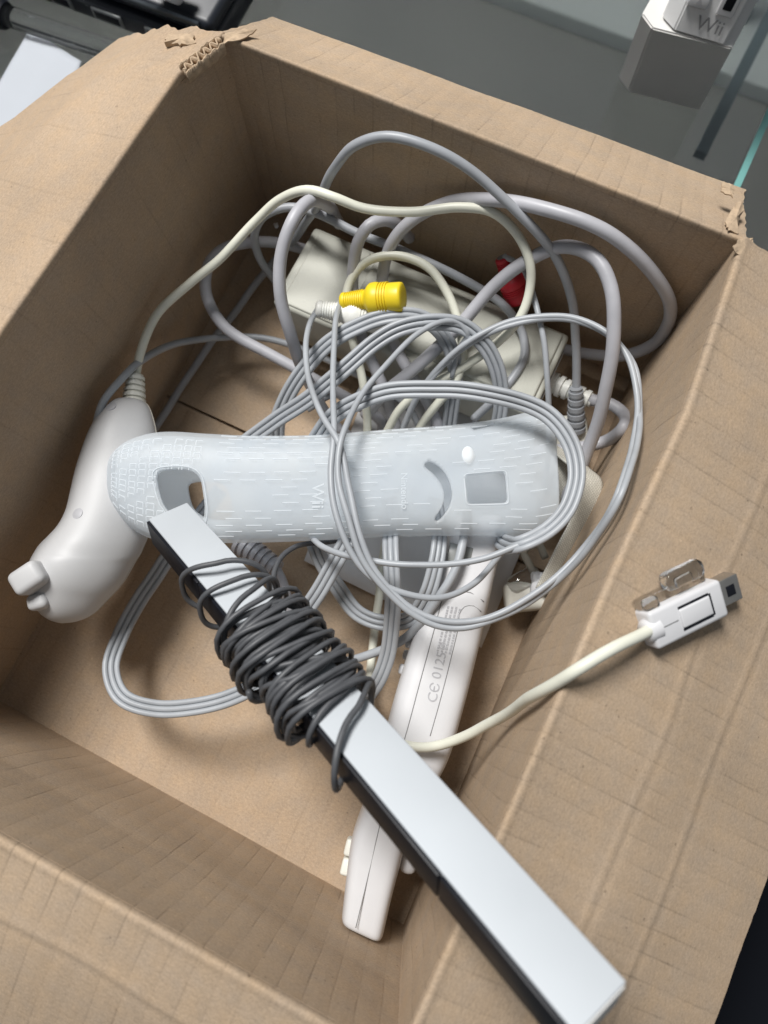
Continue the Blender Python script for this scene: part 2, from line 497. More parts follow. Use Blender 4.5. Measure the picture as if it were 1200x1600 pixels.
bmesh.ops.bevel(bm, geom=list(bm.edges), offset=.7, segments=2, affect='EDGES')
bm_obj('stand_body', bm, M['stand'], st, True, 30)

cs = thing('game_console', 'white game console standing upright in the silver stand', 'console', tuple((tl + tr_) / 2 + Vector((0, 20, 0))))
up = Vector((0.02, 0.30, 1)).normalized()
k0, k1 = Vector((138.2,390.7,43.0)), Vector((160.8,392.6,43.0)); k1.z = k0.z
kl = Vector((130.7,395.2,43.0)); kl.z = k0.z
kx = (k1 - k0).normalized()
H = 70
foot = [k0, k1, k1 + bk * .8, kl + bk * .75, kl]
bm = bmesh.new()
lo = [bm.verts.new(p + Vector((0, 0, -.4))) for p in foot]; hi = [bm.verts.new(p + up * H) for p in foot]
bm.faces.new(list(reversed(lo))); bm.faces.new(hi)
for i in range(5): bm.faces.new((lo[i], lo[(i + 1) % 5], hi[(i + 1) % 5], hi[i]))
bmesh.ops.recalc_face_normals(bm, faces=bm.faces)
bmesh.ops.bevel(bm, geom=list(bm.edges), offset=.6, segments=2, affect='EDGES')
bm_obj('console_body', bm, M['conswhite'], cs, True, 30)
kn = kx.cross(up)          # towards the viewer
kw = (k1 - k0).length
text_obj('logo', 'Wii', k0 + kx * kw * .33 + up * 3.2 + kn * .3, kx, up, 8.2, M['logo'], cs, .25)
rbox('eject_button', k0 + kx * kw * .20 + up * 14 + kn * .5, kx, up, kn, (9, 6, 2), .8, M['white'], cs)
text_obj('eject_mark', '\u25b2', k0 + kx * kw * .15 + up * 12.8 + kn * 1.4, kx, up, 3.2, M['print'], cs, .2)
rbox('slot_surround', k0 + kx * kw * .74 + up * 31.5 + kn * .2, kx, up, kn, (7.5, 42, 1.4), .69, M['white'], cs, 4)
rbox('disc_slot', k0 + kx * kw * .74 + up * 32 + kn * .45, kx, up, kn, (4.2, 38, 1.4), .69, M['black'], cs, 4)

# dark thing past the box at the lower right
tag(rbox('black_cushion', (386.9,34.4,-60.0), Vector((1, 0.1, 0)).normalized(), Vector((-.1, 1, 0)).normalized(), Vector((0, 0, 1)), (190, 330, 60), 20, M['cloth']), 'black fabric cushion below the box flap at the lower right', 'cushion')

# ------------------------------------------------------------------ the cardboard box
box = thing('cardboard_box', 'open brown cardboard box holding tangled cables and white game gear', 'box', (95, 125, -4))
HB = 110.0
def lerp_poly(pts, u):
    """pts: [(u, (x, y))]"""
    for (a, p), (b, q) in zip(pts, pts[1:]):
        if u <= b:
            f = (u - a) / (b - a); f = f
            return (p[0] + (q[0] - p[0]) * f, p[1] + (q[1] - p[1]) * f)
    return pts[-1][1]
def n3(x, y, z=0): return noise.noise(Vector((x, y, z)))

def board(name, fn, nu, nv, m, thick=3.0, parent=box, uvfn=None):
    V, UV, F = [], [], []
    for j in range(nv + 1):
        for i in range(nu + 1):
            p, uv = fn(i / nu, j / nv)
            V.append(tuple(p)); UV.append(uv)
    for j in range(nv):
        for i in range(nu):
            k = j * (nu + 1) + i
            F.append((k, k + 1, k + nu + 2, k + nu + 1))
    o = mesh_obj(name, V, F, m, parent, True, UV)
    md = o.modifiers.new('board_thickness', 'SOLIDIFY'); md.thickness = thick * MM; md.offset = -1
    es = o.modifiers.new('crisp_rim', 'EDGE_SPLIT'); es.split_angle = math.radians(55)
    return o

# rim (fold) and floor lines of the four sides, corner to corner, clockwise seen from inside so that normals face in
SIDES = {
 'left':  dict(rim=[(0, (-1, 0)), (.5, (-6.5, 125)), (.7, (-4.6, 175)), (.92, (-2.7, 231)), (1, (3.5, 252.5))],
               flo=[(0, (0.5, 0)), (1, (-2, 258))], out=(-1, 0), bulge=-1.0, seed=1),
 'back':  dict(rim=[(0, (1, 250.5)), (.5, (97, 251.5)), (1, (190, 252))],
               flo=[(0, (-5, 256)), (1, (190, 250))], out=(0, 1), bulge=3.0, seed=2),
 'right': dict(rim=[(0, (188.5, 254)), (.23, (193, 192)), (.45, (191.5, 137)), (.73, (191.2, 68)), (.9, (190.3, 26)), (1, (190, -2.5))],
               flo=[(0, (187, 253)), (.5, (190, 120)), (1, (192.5, -2))], out=(1, 0), bulge=3.5, seed=3),
 'front': dict(rim=[(0, (193, -.5)), (1, (-4, .4))],
               flo=[(0, (195, .2)), (1, (-3, 2.5))], out=(0, -1), bulge=1.5, seed=4),
}
FL = {  # flap: fall angle, length at u, second fall angle after a crease at L1(u), end insets
 'left':  dict(a=19, L1=[(0, 96), (.5, 66), (.7, 50), (.94, 31), (1, 29)], a2=33, L2=[(0, 130), (.78, 112), (.84, 86), (.93, 66), (1, 62)], ins=(0, -2)),
 'back':  dict(a=33, L1=[(0, 38), (1, 49)], a2=33, L2=[(0, 38), (1, 49)], ins=(1, 3)),
 'right': dict(a=22, L1=[(0, 38), (1, 40)], a2=27, L2=[(0, 98), (1, 96)], ins=(-3, -3)),
 'front': dict(a=20, L1=[(0, 20), (1, 20)], a2=26, L2=[(0, 95), (1, 95)], ins=(-2, -2)),
}
def lerp1(pts, u):
    for (a, p), (b, q) in zip(pts, pts[1:]):
        if u <= b: return p + (q - p) * (u - a) / (b - a)
    return pts[-1][1]

ZT = HB - 3.2
for sname, sd in SIDES.items():
    out = Vector((*sd['out'], 0)); sdm = sd['seed'] * 17.3
    length = (Vector(sd['rim'][-1][1]) - Vector(sd['rim'][0][1])).length
    def wall_pt(u, z, sd=sd, out=out, sdm=sdm):
        r = lerp_poly(sd['rim'], u); f = lerp_poly(sd['flo'], u)
        v = z / HB
        p = Vector((f[0] + (r[0] - f[0]) * v, f[1] + (r[1] - f[1]) * v, z))
        env = math.sin(math.pi * min(max(v, 0), 1)) * math.sin(math.pi * u) ** .6 if 0 < u < 1 else 0
        p += out * (-sd['bulge'] * env * .35 + env * 2.2 * n3(u * 3 + sdm, v * 2.2, 3))
        # a pressed score line along the wall
        if sd['seed'] == 2: p += out * (.6 * math.exp(-((v - .80) / .03) ** 2))
        if sd['seed'] == 4: p += out * (0.25 * math.exp(-((v - .55) / .02) ** 2))
        return p
    def wfn(u, w, wall_pt=wall_pt, length=length, sdm=sdm):
        z = -1 + (ZT + 1) * w
        return wall_pt(u, z), (u * length + sdm * 10, z)
    board('wall', wfn, 70, 36, M['kraft_plain'] if sname in ('left',) else M['kraft'], 3.0)
    fd = FL[sname]
    def ffn(u, w, sd=sd, fd=fd, out=out, wall_pt=wall_pt, length=length, sdm=sdm, sname=sname):
        a1, a2 = math.radians(fd['a']), math.radians(fd['a2'])
        l1, l2 = lerp1(fd['L1'], u), lerp1(fd['L2'], u)
        # w: 0..0.2 the rounded fold, then the flap
        uu = u
        if w > .2:
            k = (w - .2) / .8
            i0, i1 = fd['ins']
            uu = u + ((i0 / length) * (1 - u) - (i1 / length) * u) * k
        base = wall_pt(u, ZT)
        low = wall_pt(u, ZT - 2.5) + out * .12
        r = lerp_poly(sd['rim'], u)
        apex = Vector((r[0], r[1], HB))
        d1 = out * math.cos(a1) - Vector((0, 0, 1)) * math.sin(a1)
        d2 = out * math.cos(a2) - Vector((0, 0, 1)) * math.sin(a2)
        along = Vector((-out.y, out.x, 0))
        if sname in ('left', 'back', 'right', 'front'):
            e = Vector((sd['rim'][-1][1][0] - sd['rim'][0][1][0], sd['rim'][-1][1][1] - sd['rim'][0][1][1], 0)).normalized()
        sag = .9 * n3(u * 5 + sdm, 1, 5)
        p2 = apex + d1 * 3.2 + Vector((0, 0, sag * .3))
        if w <= .02:
            p = low + (base + out * .06 - low) * (w / .02); s = -2.5 + 2.5 * w / .02
        elif w <= .2:
            t = (w - .02) / .18
            ctl = apex + Vector((0, 0, 1.0)) - out * .2
            p = base * (1 - t) ** 2 + ctl * (2 * t * (1 - t)) + p2 * t * t
            s = 3.2 * t
        else:
            k = (w - .2) / .8
            s = 3.2 + (l2 - 3.2) * k
            s += n3(u * 9 + sdm, 7, 1) * .8 * k + n3(u * 130 + sdm, 3, 1) * .3 * k
            if s <= l1: p = apex + d1 * s
            else: p = apex + d1 * l1 + d2 * (s - l1)
            p += Vector((0, 0, 1)) * (.9 * n3(u * 4 + sdm, s / 34, 2) * min(k * 3, 1) + sag * .3)
            p += e * (uu - u) * length
            # ragged torn ends
            endw = max(0, 1 - u / .03) if u < .03 else (max(0, 1 - (1 - u) / .03) if u > .97 else 0)
            sg = -1 if u < .5 else 1
            amp = 2.6 if (sname, sg) in (('back', 1), ('left', 1), ('right', -1), ('back', -1)) else 1.0
            p += e * sg * endw * amp * (n3(s / 7.0 + sdm, 2, 9) + .35 * n3(s / 3.0, sdm, 4)) * min(k * 6, 1)
            # creases pressed along the flap
            cr = {'right': (36, 58), 'left': (14,), 'front': (20,), 'back': ()}[sname]
            for c in cr:
                c2 = c + 2.0 * n3(u * 6 + c, sdm, 0)
                p += Vector((0, 0, 1)) * (.34 * math.exp(-((s - c2) / 1.0) ** 2) - .22 * math.exp(-((s - c2 - 2) / 1.4) ** 2))
        return p, (u * length + sdm * 10, 120 + s)
    board('flap', ffn, 150, 100, M['kraft'] if sname in ('right', 'front', 'back') else M['kraft_plain'], 3.0)

# floor: two bottom flaps meeting in a seam
def floor_piece(y0, y1, z, seed):
    def fn(u, v):
        y = y0 + (y1 - y0) * v
        x = -3 + 198 * u
        zz = z + .9 * n3(u * 4, y / 45, seed) + .25 * n3(u * 14, y / 12, seed)
        # lift towards the seam
        return Vector((x, y, zz)), (x + seed * 90, y)
    return board('bottom_flap', fn, 60, 50, M['kraft_plain'], 2.4)
floor_piece(-2, 151.4, 0.0, 5)
floor_piece(152.6, 259, 0.6, 6)
def under(u, v): return Vector((-2 + 194 * u, -1 + 256 * v, -2.8)), (u * 190, v * 250)
board('bottom_liner', under, 4, 4, M['kraft'], 1.0)

# torn corrugated edge at the back left corner, and torn shreds of liner
def flake(name, pts, thick, seed):
    """thin torn shred of liner with a ragged outline"""
    pts = [Vector(p) for p in pts]; out = []
    for i, p in enumerate(pts):
        q = pts[(i + 1) % len(pts)]
        for j in range(5):
            r = p.lerp(q, j / 5)
            out.append(r + Vector((n3(r.x, r.y, seed), n3(r.y, r.x, seed + 3), 0)) * 1.1 + Vector((0, 0, .8 * n3(r.x / 3, r.y / 3, seed))))
    c = sum(out, Vector()) / len(out) + Vector((0, 0, .5))
    n = len(out)
    V = [tuple(c)] + [tuple(p) for p in out] + [tuple(p - Vector((0, 0, thick))) for p in out]
    F = [(0, 1 + i, 1 + (i + 1) % n) for i in range(n)] + [(1 + (i + 1) % n, 1 + i, 1 + n + i, 1 + n + (i + 1) % n) for i in range(n)]
    return mesh_obj(name, V, F, M['torn'], box, True, None, 40)
def flute_edge(a, b, waves):
    """open corrugation: a zigzag medium standing between two ragged liners"""
    a, b = Vector(a), Vector(b); d = b - a; n = d.cross(Vector((0, 0, 1))).normalized()
    for nm, fn in (('fluted_medium', lambda t: 1.35 * math.sin(t * waves * 2 * math.pi)), ('torn_liner', lambda t: 1.9 + .25 * n3(t * 9, 2, 1)), ('torn_liner', lambda t: -1.9 + .25 * n3(t * 9, 5, 1))):
        V, F = [], []; NN = waves * 10
        for i in range(NN + 1):
            t = i / NN; q = a + d * t + n * fn(t)
            h = 1.2 + 1.1 * n3(t * waves * 1.7, 3, fn(0)) + .5 * n3(t * waves * 6, 1, fn(0))
            V += [tuple(q - Vector((0, 0, 3.5))), tuple(q + Vector((0, 0, h)))]
        for i in range(NN): F.append((2 * i, 2 * i + 2, 2 * i + 3, 2 * i + 1))
        o = mesh_obj(nm, V, F, M['torn'], box)
        md = o.modifiers.new('t', 'SOLIDIFY'); md.thickness = .45 * MM
flute_edge((-1.7,232.3,110.0), (4.2,248.1,110.0), 6)
flake('torn_shred', [(4.6,247.7,110.6),(3.7,251.9,110.0),(6.8,257.9,107.5),(10.8,259.7,107.0),(9.8,251.4,110.4)], .5, 1)
flake('torn_shred', [(176.7,271.1,106.4),(180.0,272.5,106.6),(181.6,270.8,106.4),(181.2,268.5,106.4),(177.4,268.6,106.0)], .5, 2)
flake('torn_shred', [(182.8,265.0,106.6),(184.7,268.0,106.6),(186.5,265.1,106.0),(186.0,259.8,106.6),(187.2,255.1,109.0),(183.8,253.3,110.0),(182.2,257.8,108.0)], .5, 3)
flake('torn_shred', [(187.3,247.3,111.0),(187.7,251.4,110.4),(191.6,255.4,108.0),(193.8,254.1,107.0),(192.6,250.4,108.0),(190.8,246.9,109.0)], .5, 4)
flake('torn_shred', [(-16.4,243.0,106.0),(-17.4,246.6,106.0),(-7.7,247.7,108.0),(-5.6,245.8,108.0),(-10.6,243.4,107.0)], 2.0, 5)

# ------------------------------------------------------------------ white card on the box floor
tag(sheet('paper_card', (91.9,111.1,4.0), (175.6,110.7,4.0), (172.3,205.8,4.0), (79.4,208.8,4.0), M['card'], 1.0), 'flat white card lying on the box floor under the remote', 'card')
tag(sheet('paper_scrap', (15.9,235.9,30.0), (17.4,237.3,30.0), (19.5,234.8,31.0), (18.3,233.6,31.0), M['card'], 1.0, 3), 'tiny white paper scrap in the dark back corner of the box', 'scrap')

# ------------------------------------------------------------------ power adapter
pa = thing('power_adapter', 'beige power adapter brick with thick lilac grey cords near the back wall', 'power adapter', (95, 218, 1))
ux, uy, uz = Vector((1, 0, 0)), Vector((0, 1, 0)), Vector((0, 0, 1))
bc = Vector((95.3, 218, 25))
ca = rbox('casing', bc, ux, uy, uz, (117, 39, 30), 1.8, M['brick'], pa)
rbox('raised_panel', bc + Vector((14, 1.5, 15.2)), ux, uy, uz, (84, 33, 2.4), 1.1, M['brick'], ca)
rbox('end_step', bc + Vector((-43, 0, 15)), ux, uy, uz, (24, 36, 1.6), .75, M['brick'], ca)
rbox('rating_label', bc + Vector((59.0, 0, 0)), uy, uz, ux, (28, 20, .5), .2, M['card'], ca)
cord('cord', [(34.1,234.1,24.0),(23.6,229.2,30.0),(15.9,222.0,36.0),(8.5,210.9,42.0),(6.6,200.5,43.0),(9.9,190.1,40.0),(21.9,181.9,35.0),(42.9,180.7,30.0),(66.9,180.0,25.0),(84.9,179.9,20.0),(97.9,177.9,14.0),(96.7,167.5,10.0),(81.0,168.2,14.0),(64.1,176.7,28.0),(57.5,181.5,58.0),(50.6,190.5,72.0),(46.7,201.4,80.0),(47.1,212.2,85.0),(48.2,223.4,82.0),(48.0,233.0,66.0),(47.3,240.4,44.0)], 4.8, M['lilac'], pa)
cord('cord', [(77.3,245.8,46.0),(74.2,241.4,58.0),(70.0,237.5,64.0),(66.5,231.9,66.0),(64.3,226.4,62.0),(64.4,220.8,55.0),(67.0,214.3,46.0),(74.4,203.9,43.0),(83.2,195.0,40.0),(93.2,187.2,34.0),(101.9,179.9,22.0),(112.3,173.5,14.0),(121.0,175.4,16.0),(120.4,183.2,28.0),(106.4,192.3,38.0),(91.2,202.4,42.0),(81.9,212.1,43.0),(76.0,222.7,47.0),(75.8,231.1,60.0),(81.9,239.8,70.0),(92.3,246.3,77.0),(108.8,246.4,89.0),(129.2,245.9,97.0),(147.8,245.8,97.0),(163.7,246.2,90.0),(176.6,246.4,78.0),(184.0,246.1,63.0),(184.5,245.9,43.0),(176.4,243.2,30.0),(164.6,242.3,22.0),(153.2,242.9,16.0)], 4.8, M['lilac'], pa)
cord('cord', [(90.5,175.2,24.0),(96.5,184.8,36.0),(104.3,196.4,45.0),(112.1,213.2,53.0),(119.5,230.1,63.0),(128.9,239.9,75.0),(138.8,244.7,83.0),(149.5,242.8,87.0),(159.1,235.1,85.0),(167.9,222.3,77.0),(174.5,208.6,61.0),(178.7,195.4,42.0),(179.6,181.9,26.0),(174.2,175.1,14.0),(161.4,182.5,10.0),(161.2,192.4,20.0),(173.7,197.4,28.0),(184.6,204.9,31.0),(187.5,208.5,43.0),(186.5,218.6,33.0),(180.8,221.0,31.0),(172.0,221.0,27.0)], 5.0, M['lilac'], pa)
cord('thin_cord', [(166.9,217.9,30.0),(162.2,225.5,37.0),(157.5,231.4,45.0),(148.5,238.5,62.0),(137.4,241.9,78.0),(120.5,243.4,92.0),(102.2,244.1,102.0),(84.9,242.7,108.0),(70.7,240.4,108.0),(60.4,236.5,102.0),(53.0,233.0,90.0),(47.1,231.6,74.0),(39.0,232.3,54.0),(29.7,231.9,34.0),(18.4,225.1,16.0),(11.8,209.2,8.0),(7.4,182.3,6.0),(5.6,161.0,5.0),(4.4,136.7,5.0),(4.3,116.8,5.0),(8.7,97.9,5.0)], 3.5, M['grey'], pa)
cord('thin_cord', [(34.6,214.7,12.0),(26.9,215.3,22.0),(20.6,216.1,36.0),(19.3,219.3,48.0),(24.1,223.6,58.0),(31.4,229.6,60.0),(41.8,231.6,60.0),(58.4,232.1,58.0),(74.7,233.4,56.0),(93.9,234.4,54.0),(110.8,234.4,52.0),(125.8,233.1,48.0),(135.2,228.5,45.0),(140.7,219.9,43.0),(140.2,208.9,42.0),(137.6,200.0,39.0),(132.5,192.1,28.0)], 3.5, M['grey'], pa)
def relief(name, a, b, r0, r1, n, m, parent):
    """ribbed strain relief from a to b"""
    prof = []
    for i in range(n):
        t0, t1 = i / n, (i + .58) / n
        ra = r0 + (r1 - r0) * t0
        prof += [(t0 + .001, ra), (t1, ra), (t1 + .001, ra * .78), ((i + 1) / n - .001, ra * .78)]
    prof.append((1, r1 * .9))
    return lathe(name, a, b, prof, m, parent, 20)
relief('strain_relief', (173.1,210.1,18.0), (164.9,220.1,34.0), 4.0, 2.9, 6, M['grey'], pa)
relief('strain_relief', (155.3,222.6,24.0), (173.5,221.1,27.0), 4.8, 3.4, 6, M['rcawhite'], pa)
rbox('plug_body', (173.9,207.3,11.0), Vector((.5, -.85, -.2)).normalized(), Vector((.86, .5, 0)).normalized(), Vector((.1, -.17, .98)).normalized(), (22, 13, 11), 2, M['offwhite'], pa)

# ------------------------------------------------------------------ handheld controller (with its cream cable)
nk = thing('handheld_controller', 'white bean shaped hand controller with cream cable leaning on the left box wall', 'controller', (2.3,87.8,20.0))
def loft(left, right, hfun, n=60, sides=40, expo=2.2, upref=Vector((0, 0, 1)), caps=(None, None), zsq=1.0):
    """skin between two paired outlines; hfun(t, halfwidth) is the half depth. returns rings of Vectors"""
    Lp, Rp = iresample(left, n), iresample(right, n)
    mids = [(a + b) / 2 for a, b in zip(Lp, Rp)]
    rings = []
    for i in range(n):
        c = (Rp[i] - Lp[i]) / 2
        tg = (mids[min(i + 1, n - 1)] - mids[max(i - 1, 0)]).normalized()
        up = c.cross(tg)
        if up.length < 1e-6: up = upref.copy()
        up.normalize()
        if up.dot(upref) < 0: up = -up
        h = hfun(i / (n - 1), c.length)
        ring = []
        for k in range(sides):
            an = 2 * math.pi * k / sides
            cx, sy = math.cos(an), math.sin(an)
            x = math.copysign(abs(cx) ** (2 / expo), cx); y = math.copysign(abs(sy) ** (2 / expo), sy)
            ring.append(mids[i] + c * x + up * (h * y))
        rings.append(ring)
    return rings
def skin(name, rings, m, parent, cap=True, sharp=None, closed=True):
    V = [tuple(p) for r in rings for p in r]
    s = len(rings[0]); F = []
    for i in range(len(rings) - 1):
        for k in range(s):
            k2 = (k + 1) % s
            F.append((i * s + k, i * s + k2, (i + 1) * s + k2, (i + 1) * s + k))
    if cap:
        F.append(tuple(reversed(range(s)))); F.append(tuple((len(rings) - 1) * s + k for k in range(s)))
    bm = bmesh.new()
    vv = [bm.verts.new(v) for v in V]
    for f in F:
        try: bm.faces.new([vv[i] for i in f])
        except ValueError: pass
    bmesh.ops.recalc_face_normals(bm, faces=bm.faces)
    return bm_obj(name, bm, m, parent, True, sharp)
nl = [(9.2,134.1,47.0),(4.3,130.2,48.0),(4.3,124.3,53.0),(4.3,117.9,54.0),(5.5,109.7,54.0),(8.9,100.9,56.0),(12.9,92.7,58.0),(16.5,85.9,60.0),(17.5,79.6,61.0),(16.8,73.3,62.0),(15.3,67.4,62.0),(15.5,62.4,62.0),(16.8,56.8,60.0),(20.2,51.2,57.0),(24.2,48.1,52.0),(28.4,47.6,48.0)]
nr = [(10.5,135.2,46.0),(13.8,135.2,44.0),(17.3,132.9,42.0),(21.4,128.2,40.0),(25.2,121.9,38.0),(28.3,115.2,36.0),(31.3,107.8,36.0),(33.8,100.4,36.0),(36.5,92.8,37.0),(38.0,86.3,38.0),(39.0,80.5,39.0),(39.5,73.4,40.0),(38.9,66.4,41.0),(37.1,59.8,42.0),(33.6,53.2,43.0),(29.6,48.5,45.0)]
def nh(t, w): return min(w * .82, 17.5) * (1 if t < .9 else 1)
nrings = loft(nl, nr, nh, 70, 44, 2.25)
skin('shell', nrings, M['nun'], nk)
V, F = tube_geo([nrings[i][4] * 1.0 for i in range(3, 69)], .22, 6)
mesh_obj('shell_seam', V, F, M['seam_w'], nk)
for i, k in ((9, 17), (34, 19)):
    p = nrings[i][k]; nn = (nrings[i][k] - sum(nrings[i], Vector()) / 44).normalized()
    nn = ((nrings[i][k + 1] - nrings[i][k - 1]).cross(nrings[i + 1][k] - nrings[i - 1][k])).normalized()
    if nn.dot(p - sum(nrings[i], Vector()) / 44) < 0: nn = -nn
    lathe('screw_hole', p - nn * 3, p + nn * .12, [(0, 2.1), (.97, 2.1), (.98, 1.7), (1, 1.6)], M['print'], nk, 20)
bx_, by_, bz_ = frame((-.75, -.45, .35), (.1, .5, .6))
rbox('trigger_button', (20.7,59.6,62.0), Vector((.5, .86, .05)).normalized(), Vector((-.86, .5, .1)).normalized(), Vector((0, -.15, 1)).normalized(), (11.5, 9, 18), 2.4, M['nun'], nk, 4)
rbox('small_button', (25.0,53.0,57.0), Vector((.75, .6, .1)).normalized(), Vector((-.6, .75, .1)).normalized(), Vector((0, -.1, 1)).normalized(), (7.5, 6, 14), 2.2, M['nun'], nk, 4)
relief('strain_relief', (10.4,133.9,46.0), (5.6,144.3,47.0), 4.6, 3.4, 5, M['offwhite'], nk)
cord('cable', [(7.4,139.6,46.0),(5.0,145.8,47.0),(4.4,154.1,51.0),(4.0,170.4,53.0),(10.7,186.1,56.0),(18.8,199.6,60.0),(26.7,214.5,68.0),(35.5,221.9,77.0),(45.5,225.2,84.0),(55.6,225.9,85.0),(66.9,228.7,82.0),(82.2,234.4,82.0),(98.8,242.1,84.0),(109.9,245.4,84.0),(119.8,243.5,82.0),(128.6,238.4,77.0),(132.6,233.4,70.0),(133.4,224.1,62.0),(128.3,213.4,53.0),(120.4,202.2,47.0),(111.7,191.4,44.0),(104.2,180.7,34.0),(100.4,168.2,22.0),(97.0,166.5,22.0),(92.2,174.4,28.0),(85.1,184.7,39.0),(74.0,197.9,45.0),(67.9,206.3,47.0),(65.7,215.3,51.0),(69.8,223.2,57.0),(79.5,229.2,59.0),(91.8,229.5,59.0),(103.9,224.7,55.0),(113.5,216.4,51.0),(118.9,207.0,48.0),(120.2,198.5,44.0),(117.1,187.7,38.0),(113.8,176.2,26.0),(116.2,152.8,16.0),(121.9,128.6,14.0),(128.2,110.9,14.0),(133.3,96.1,13.0),(137.8,84.0,12.0),(142.4,72.2,13.0),(150.1,64.3,24.0),(159.2,63.7,42.0),(168.8,67.1,47.0),(177.7,75.7,55.0),(184.9,87.0,70.0),(187.4,96.5,100.0),(189.8,102.0,110.0),(192.6,107.5,116.0),(199.2,116.9,115.0),(206.2,124.7,110.0),(211.0,130.7,106.0)], 3.5, M['cream'], nk)
# its plug, lying on the right flap
pg0, pg1 = Vector((207.8,126.6,107.0)), Vector((223.0,146.2,99.0))
pz = Vector((.40, -.08, .91)).normalized()
pxx, pyy, pzz = frame(pz, pg1 - pg0)
pl = (pg1 - pg0).length
pc = (pg0 + pg1) / 2
pb = rbox('plug', pc, pxx, pyy, pzz, (pl, 11.4, 8), 1.2, M['white'], nk)
rbox('plug_latch', pc + pxx * pl * .08 + pzz * 3.9, pxx, pyy, pzz, (pl * .42, 5.6, 1.4), .5, M['white'], pb)
for s in (-1, 1):
    rbox('latch_gap', pc + pxx * pl * .08 + pyy * s * 3.3 + pzz * 3.75, pxx, pyy, pzz, (pl * .42, .7, .7), 0, M['black'], pb)
rbox('latch_gap', pc + pxx * pl * .305 + pzz * 3.75, pxx, pyy, pzz, (.6, 6.6, .7), 0, M['black'], pb)
rbox('plug_seam', pc - pxx * pl * .27 + pzz * 3.85, pxx, pyy, pzz, (pl * .22, .35, .4), 0, M['seam'], pb)
lathe('cable_collar', pg0 - pxx * 1.5, pg0 + pxx * 3, [(0, 2.6), (.2, 3.4), (1, 3.6)], M['white'], pb)
tip = rbox('plug_tip', pg1 + pxx * 4.2 + pzz * .2, pxx, pyy, pzz, (8, 8, 5.2), .4, M['metal'], pb)
rbox('contact_slot', pg1 + pxx * 4.6 + pzz * 2.75, pxx, pyy, pzz, (3.0, 3.2, .5), .1, M['black'], pb)
lv = rbox('clear_lever', pc + pyy * 7.0 - pxx * 1 - pzz * 1.5, pxx, pyy, pzz, (pl * .92, 3.0, 5.5), 1.2, M['clearp'], pb)
rbox('lever_grip', pc + pyy * 10.4 + pxx * 3.5 + pzz * .5, pxx, pyy, pzz, (14, 5.6, 5), 2.0, M['clearp'], pb, 4)
rbox('lever_rib', pc + pyy * 10.0 + pxx * 1.5 + pzz * 3.2, pxx, pyy, pzz, (6, 3, 1.6), .6, M['clearp'], pb)
rbox('lever_hinge', pc + pyy * 7.2 - pxx * 10 + pzz * 1.8, pxx, pyy, pzz, (5, 3.4, 3), 1.0, M['clearp'], pb)

# ------------------------------------------------------------------ remote lying on its side
rm = thing('game_remote', 'slim white game remote lying on its side half under the silver bar', 'remote', (163.9,65.7,5.0))
rl = [(167.0,3.0,39.0),(163.1,13.9,34.0),(159.1,26.2,34.0),(157.8,37.1,34.0),(156.1,52.7,34.0),(152.2,73.6,34.0),(149.5,90.5,34.0),(147.6,105.6,34.0),(145.8,121.0,34.0),(144.2,134.9,34.0),(142.8,146.2,34.0)]
rr_ = [(183.0,3.9,34.0),(180.8,14.5,34.0),(179.2,23.7,34.0),(177.0,37.3,34.0),(177.8,48.6,34.0),(179.2,65.3,34.0),(177.0,82.4,34.0),(173.8,101.0,34.0),(170.7,116.7,34.0),(167.5,131.5,34.0),(165.0,143.3,34.0),(161.4,155.1,34.0)]
for L_ in (rl, rr_):
    for i in range(len(L_)): L_[i] = (L_[i][0], L_[i][1], 24)
rings = loft(rl, rr_, lambda t, w: 17.5, 60, 44, 5.0)
def endcap(ring, d, r):
    c = sum(ring, Vector()) / len(ring); out = []
    for f, s in ((.5, .985), (.85, .95), (1, .88)):
        out.append([c + (p - c) * Vector((1, 1, 1)).x * s + d * r * f for p in ring])
    return out
d0 = (sum(rings[0], Vector()) - sum(rings[1], Vector())).normalized()
d1 = (sum(rings[-1], Vector()) - sum(rings[-2], Vector())).normalized()
rings = list(reversed(endcap(rings[0], d0, 2.5))) + rings + endcap(rings[-1], d1, 3)
skin('shell', rings, M['white'], rm, True, 50)
ZR = 41.55
def strip(name, pts, r, m, parent): return cord(name, pts, r * 2, m, parent, 2.0, 6)
strip('shell_seam', [(172.8,3.3,43.4),(169.6,19.1,41.5),(166.0,35.6,41.5),(163.2,51.1,41.5),(160.8,68.4,41.5),(157.8,85.4,41.5),(155.4,99.3,41.5),(153.3,111.1,41.5),(150.4,126.2,41.5)], .17, M['seam'], rm)
strip('battery_cover_seam', [(169.0,70.9,41.5),(167.4,81.3,41.5),(165.6,91.8,41.5),(163.6,102.3,41.5),(161.9,110.5,41.5),(160.3,115.0,41.5),(160.9,118.5,41.4),(163.8,120.2,41.3),(167.3,119.5,40.6)], .17, M['seam'], rm)
strip('cover_gap', [(156.2,122.8,41.5),(160.6,124.2,41.4),(166.6,123.4,40.6)], .22, M['seam'], rm)
tX = Vector((160.7,99.6,42.0)) - Vector((164.4,81.6,42.0)); tY = Vector((153.7,85.9,42.0)) - Vector((167.7,88.9,42.0))
text_obj('ce_mark', 'C\u0404', (166.0,82.1,41.6), tX, tY, 5.0, M['print'], rm, .12)
text_obj('approval_number', '0125', (163.9,90.4,41.6), tX, tY, 5.0, M['print'], rm, .12)
text_obj('copyright_mark', '\u00a9', (161.2,100.8,41.6), tX, tY, 3.6, M['print'], rm, .12)
lines = []
V, F = [], []
tXn = tX.normalized(); tYn = (tY - tXn * tY.dot(tXn)).normalized(); o0 = Vector((163.0,100.2,41.7))
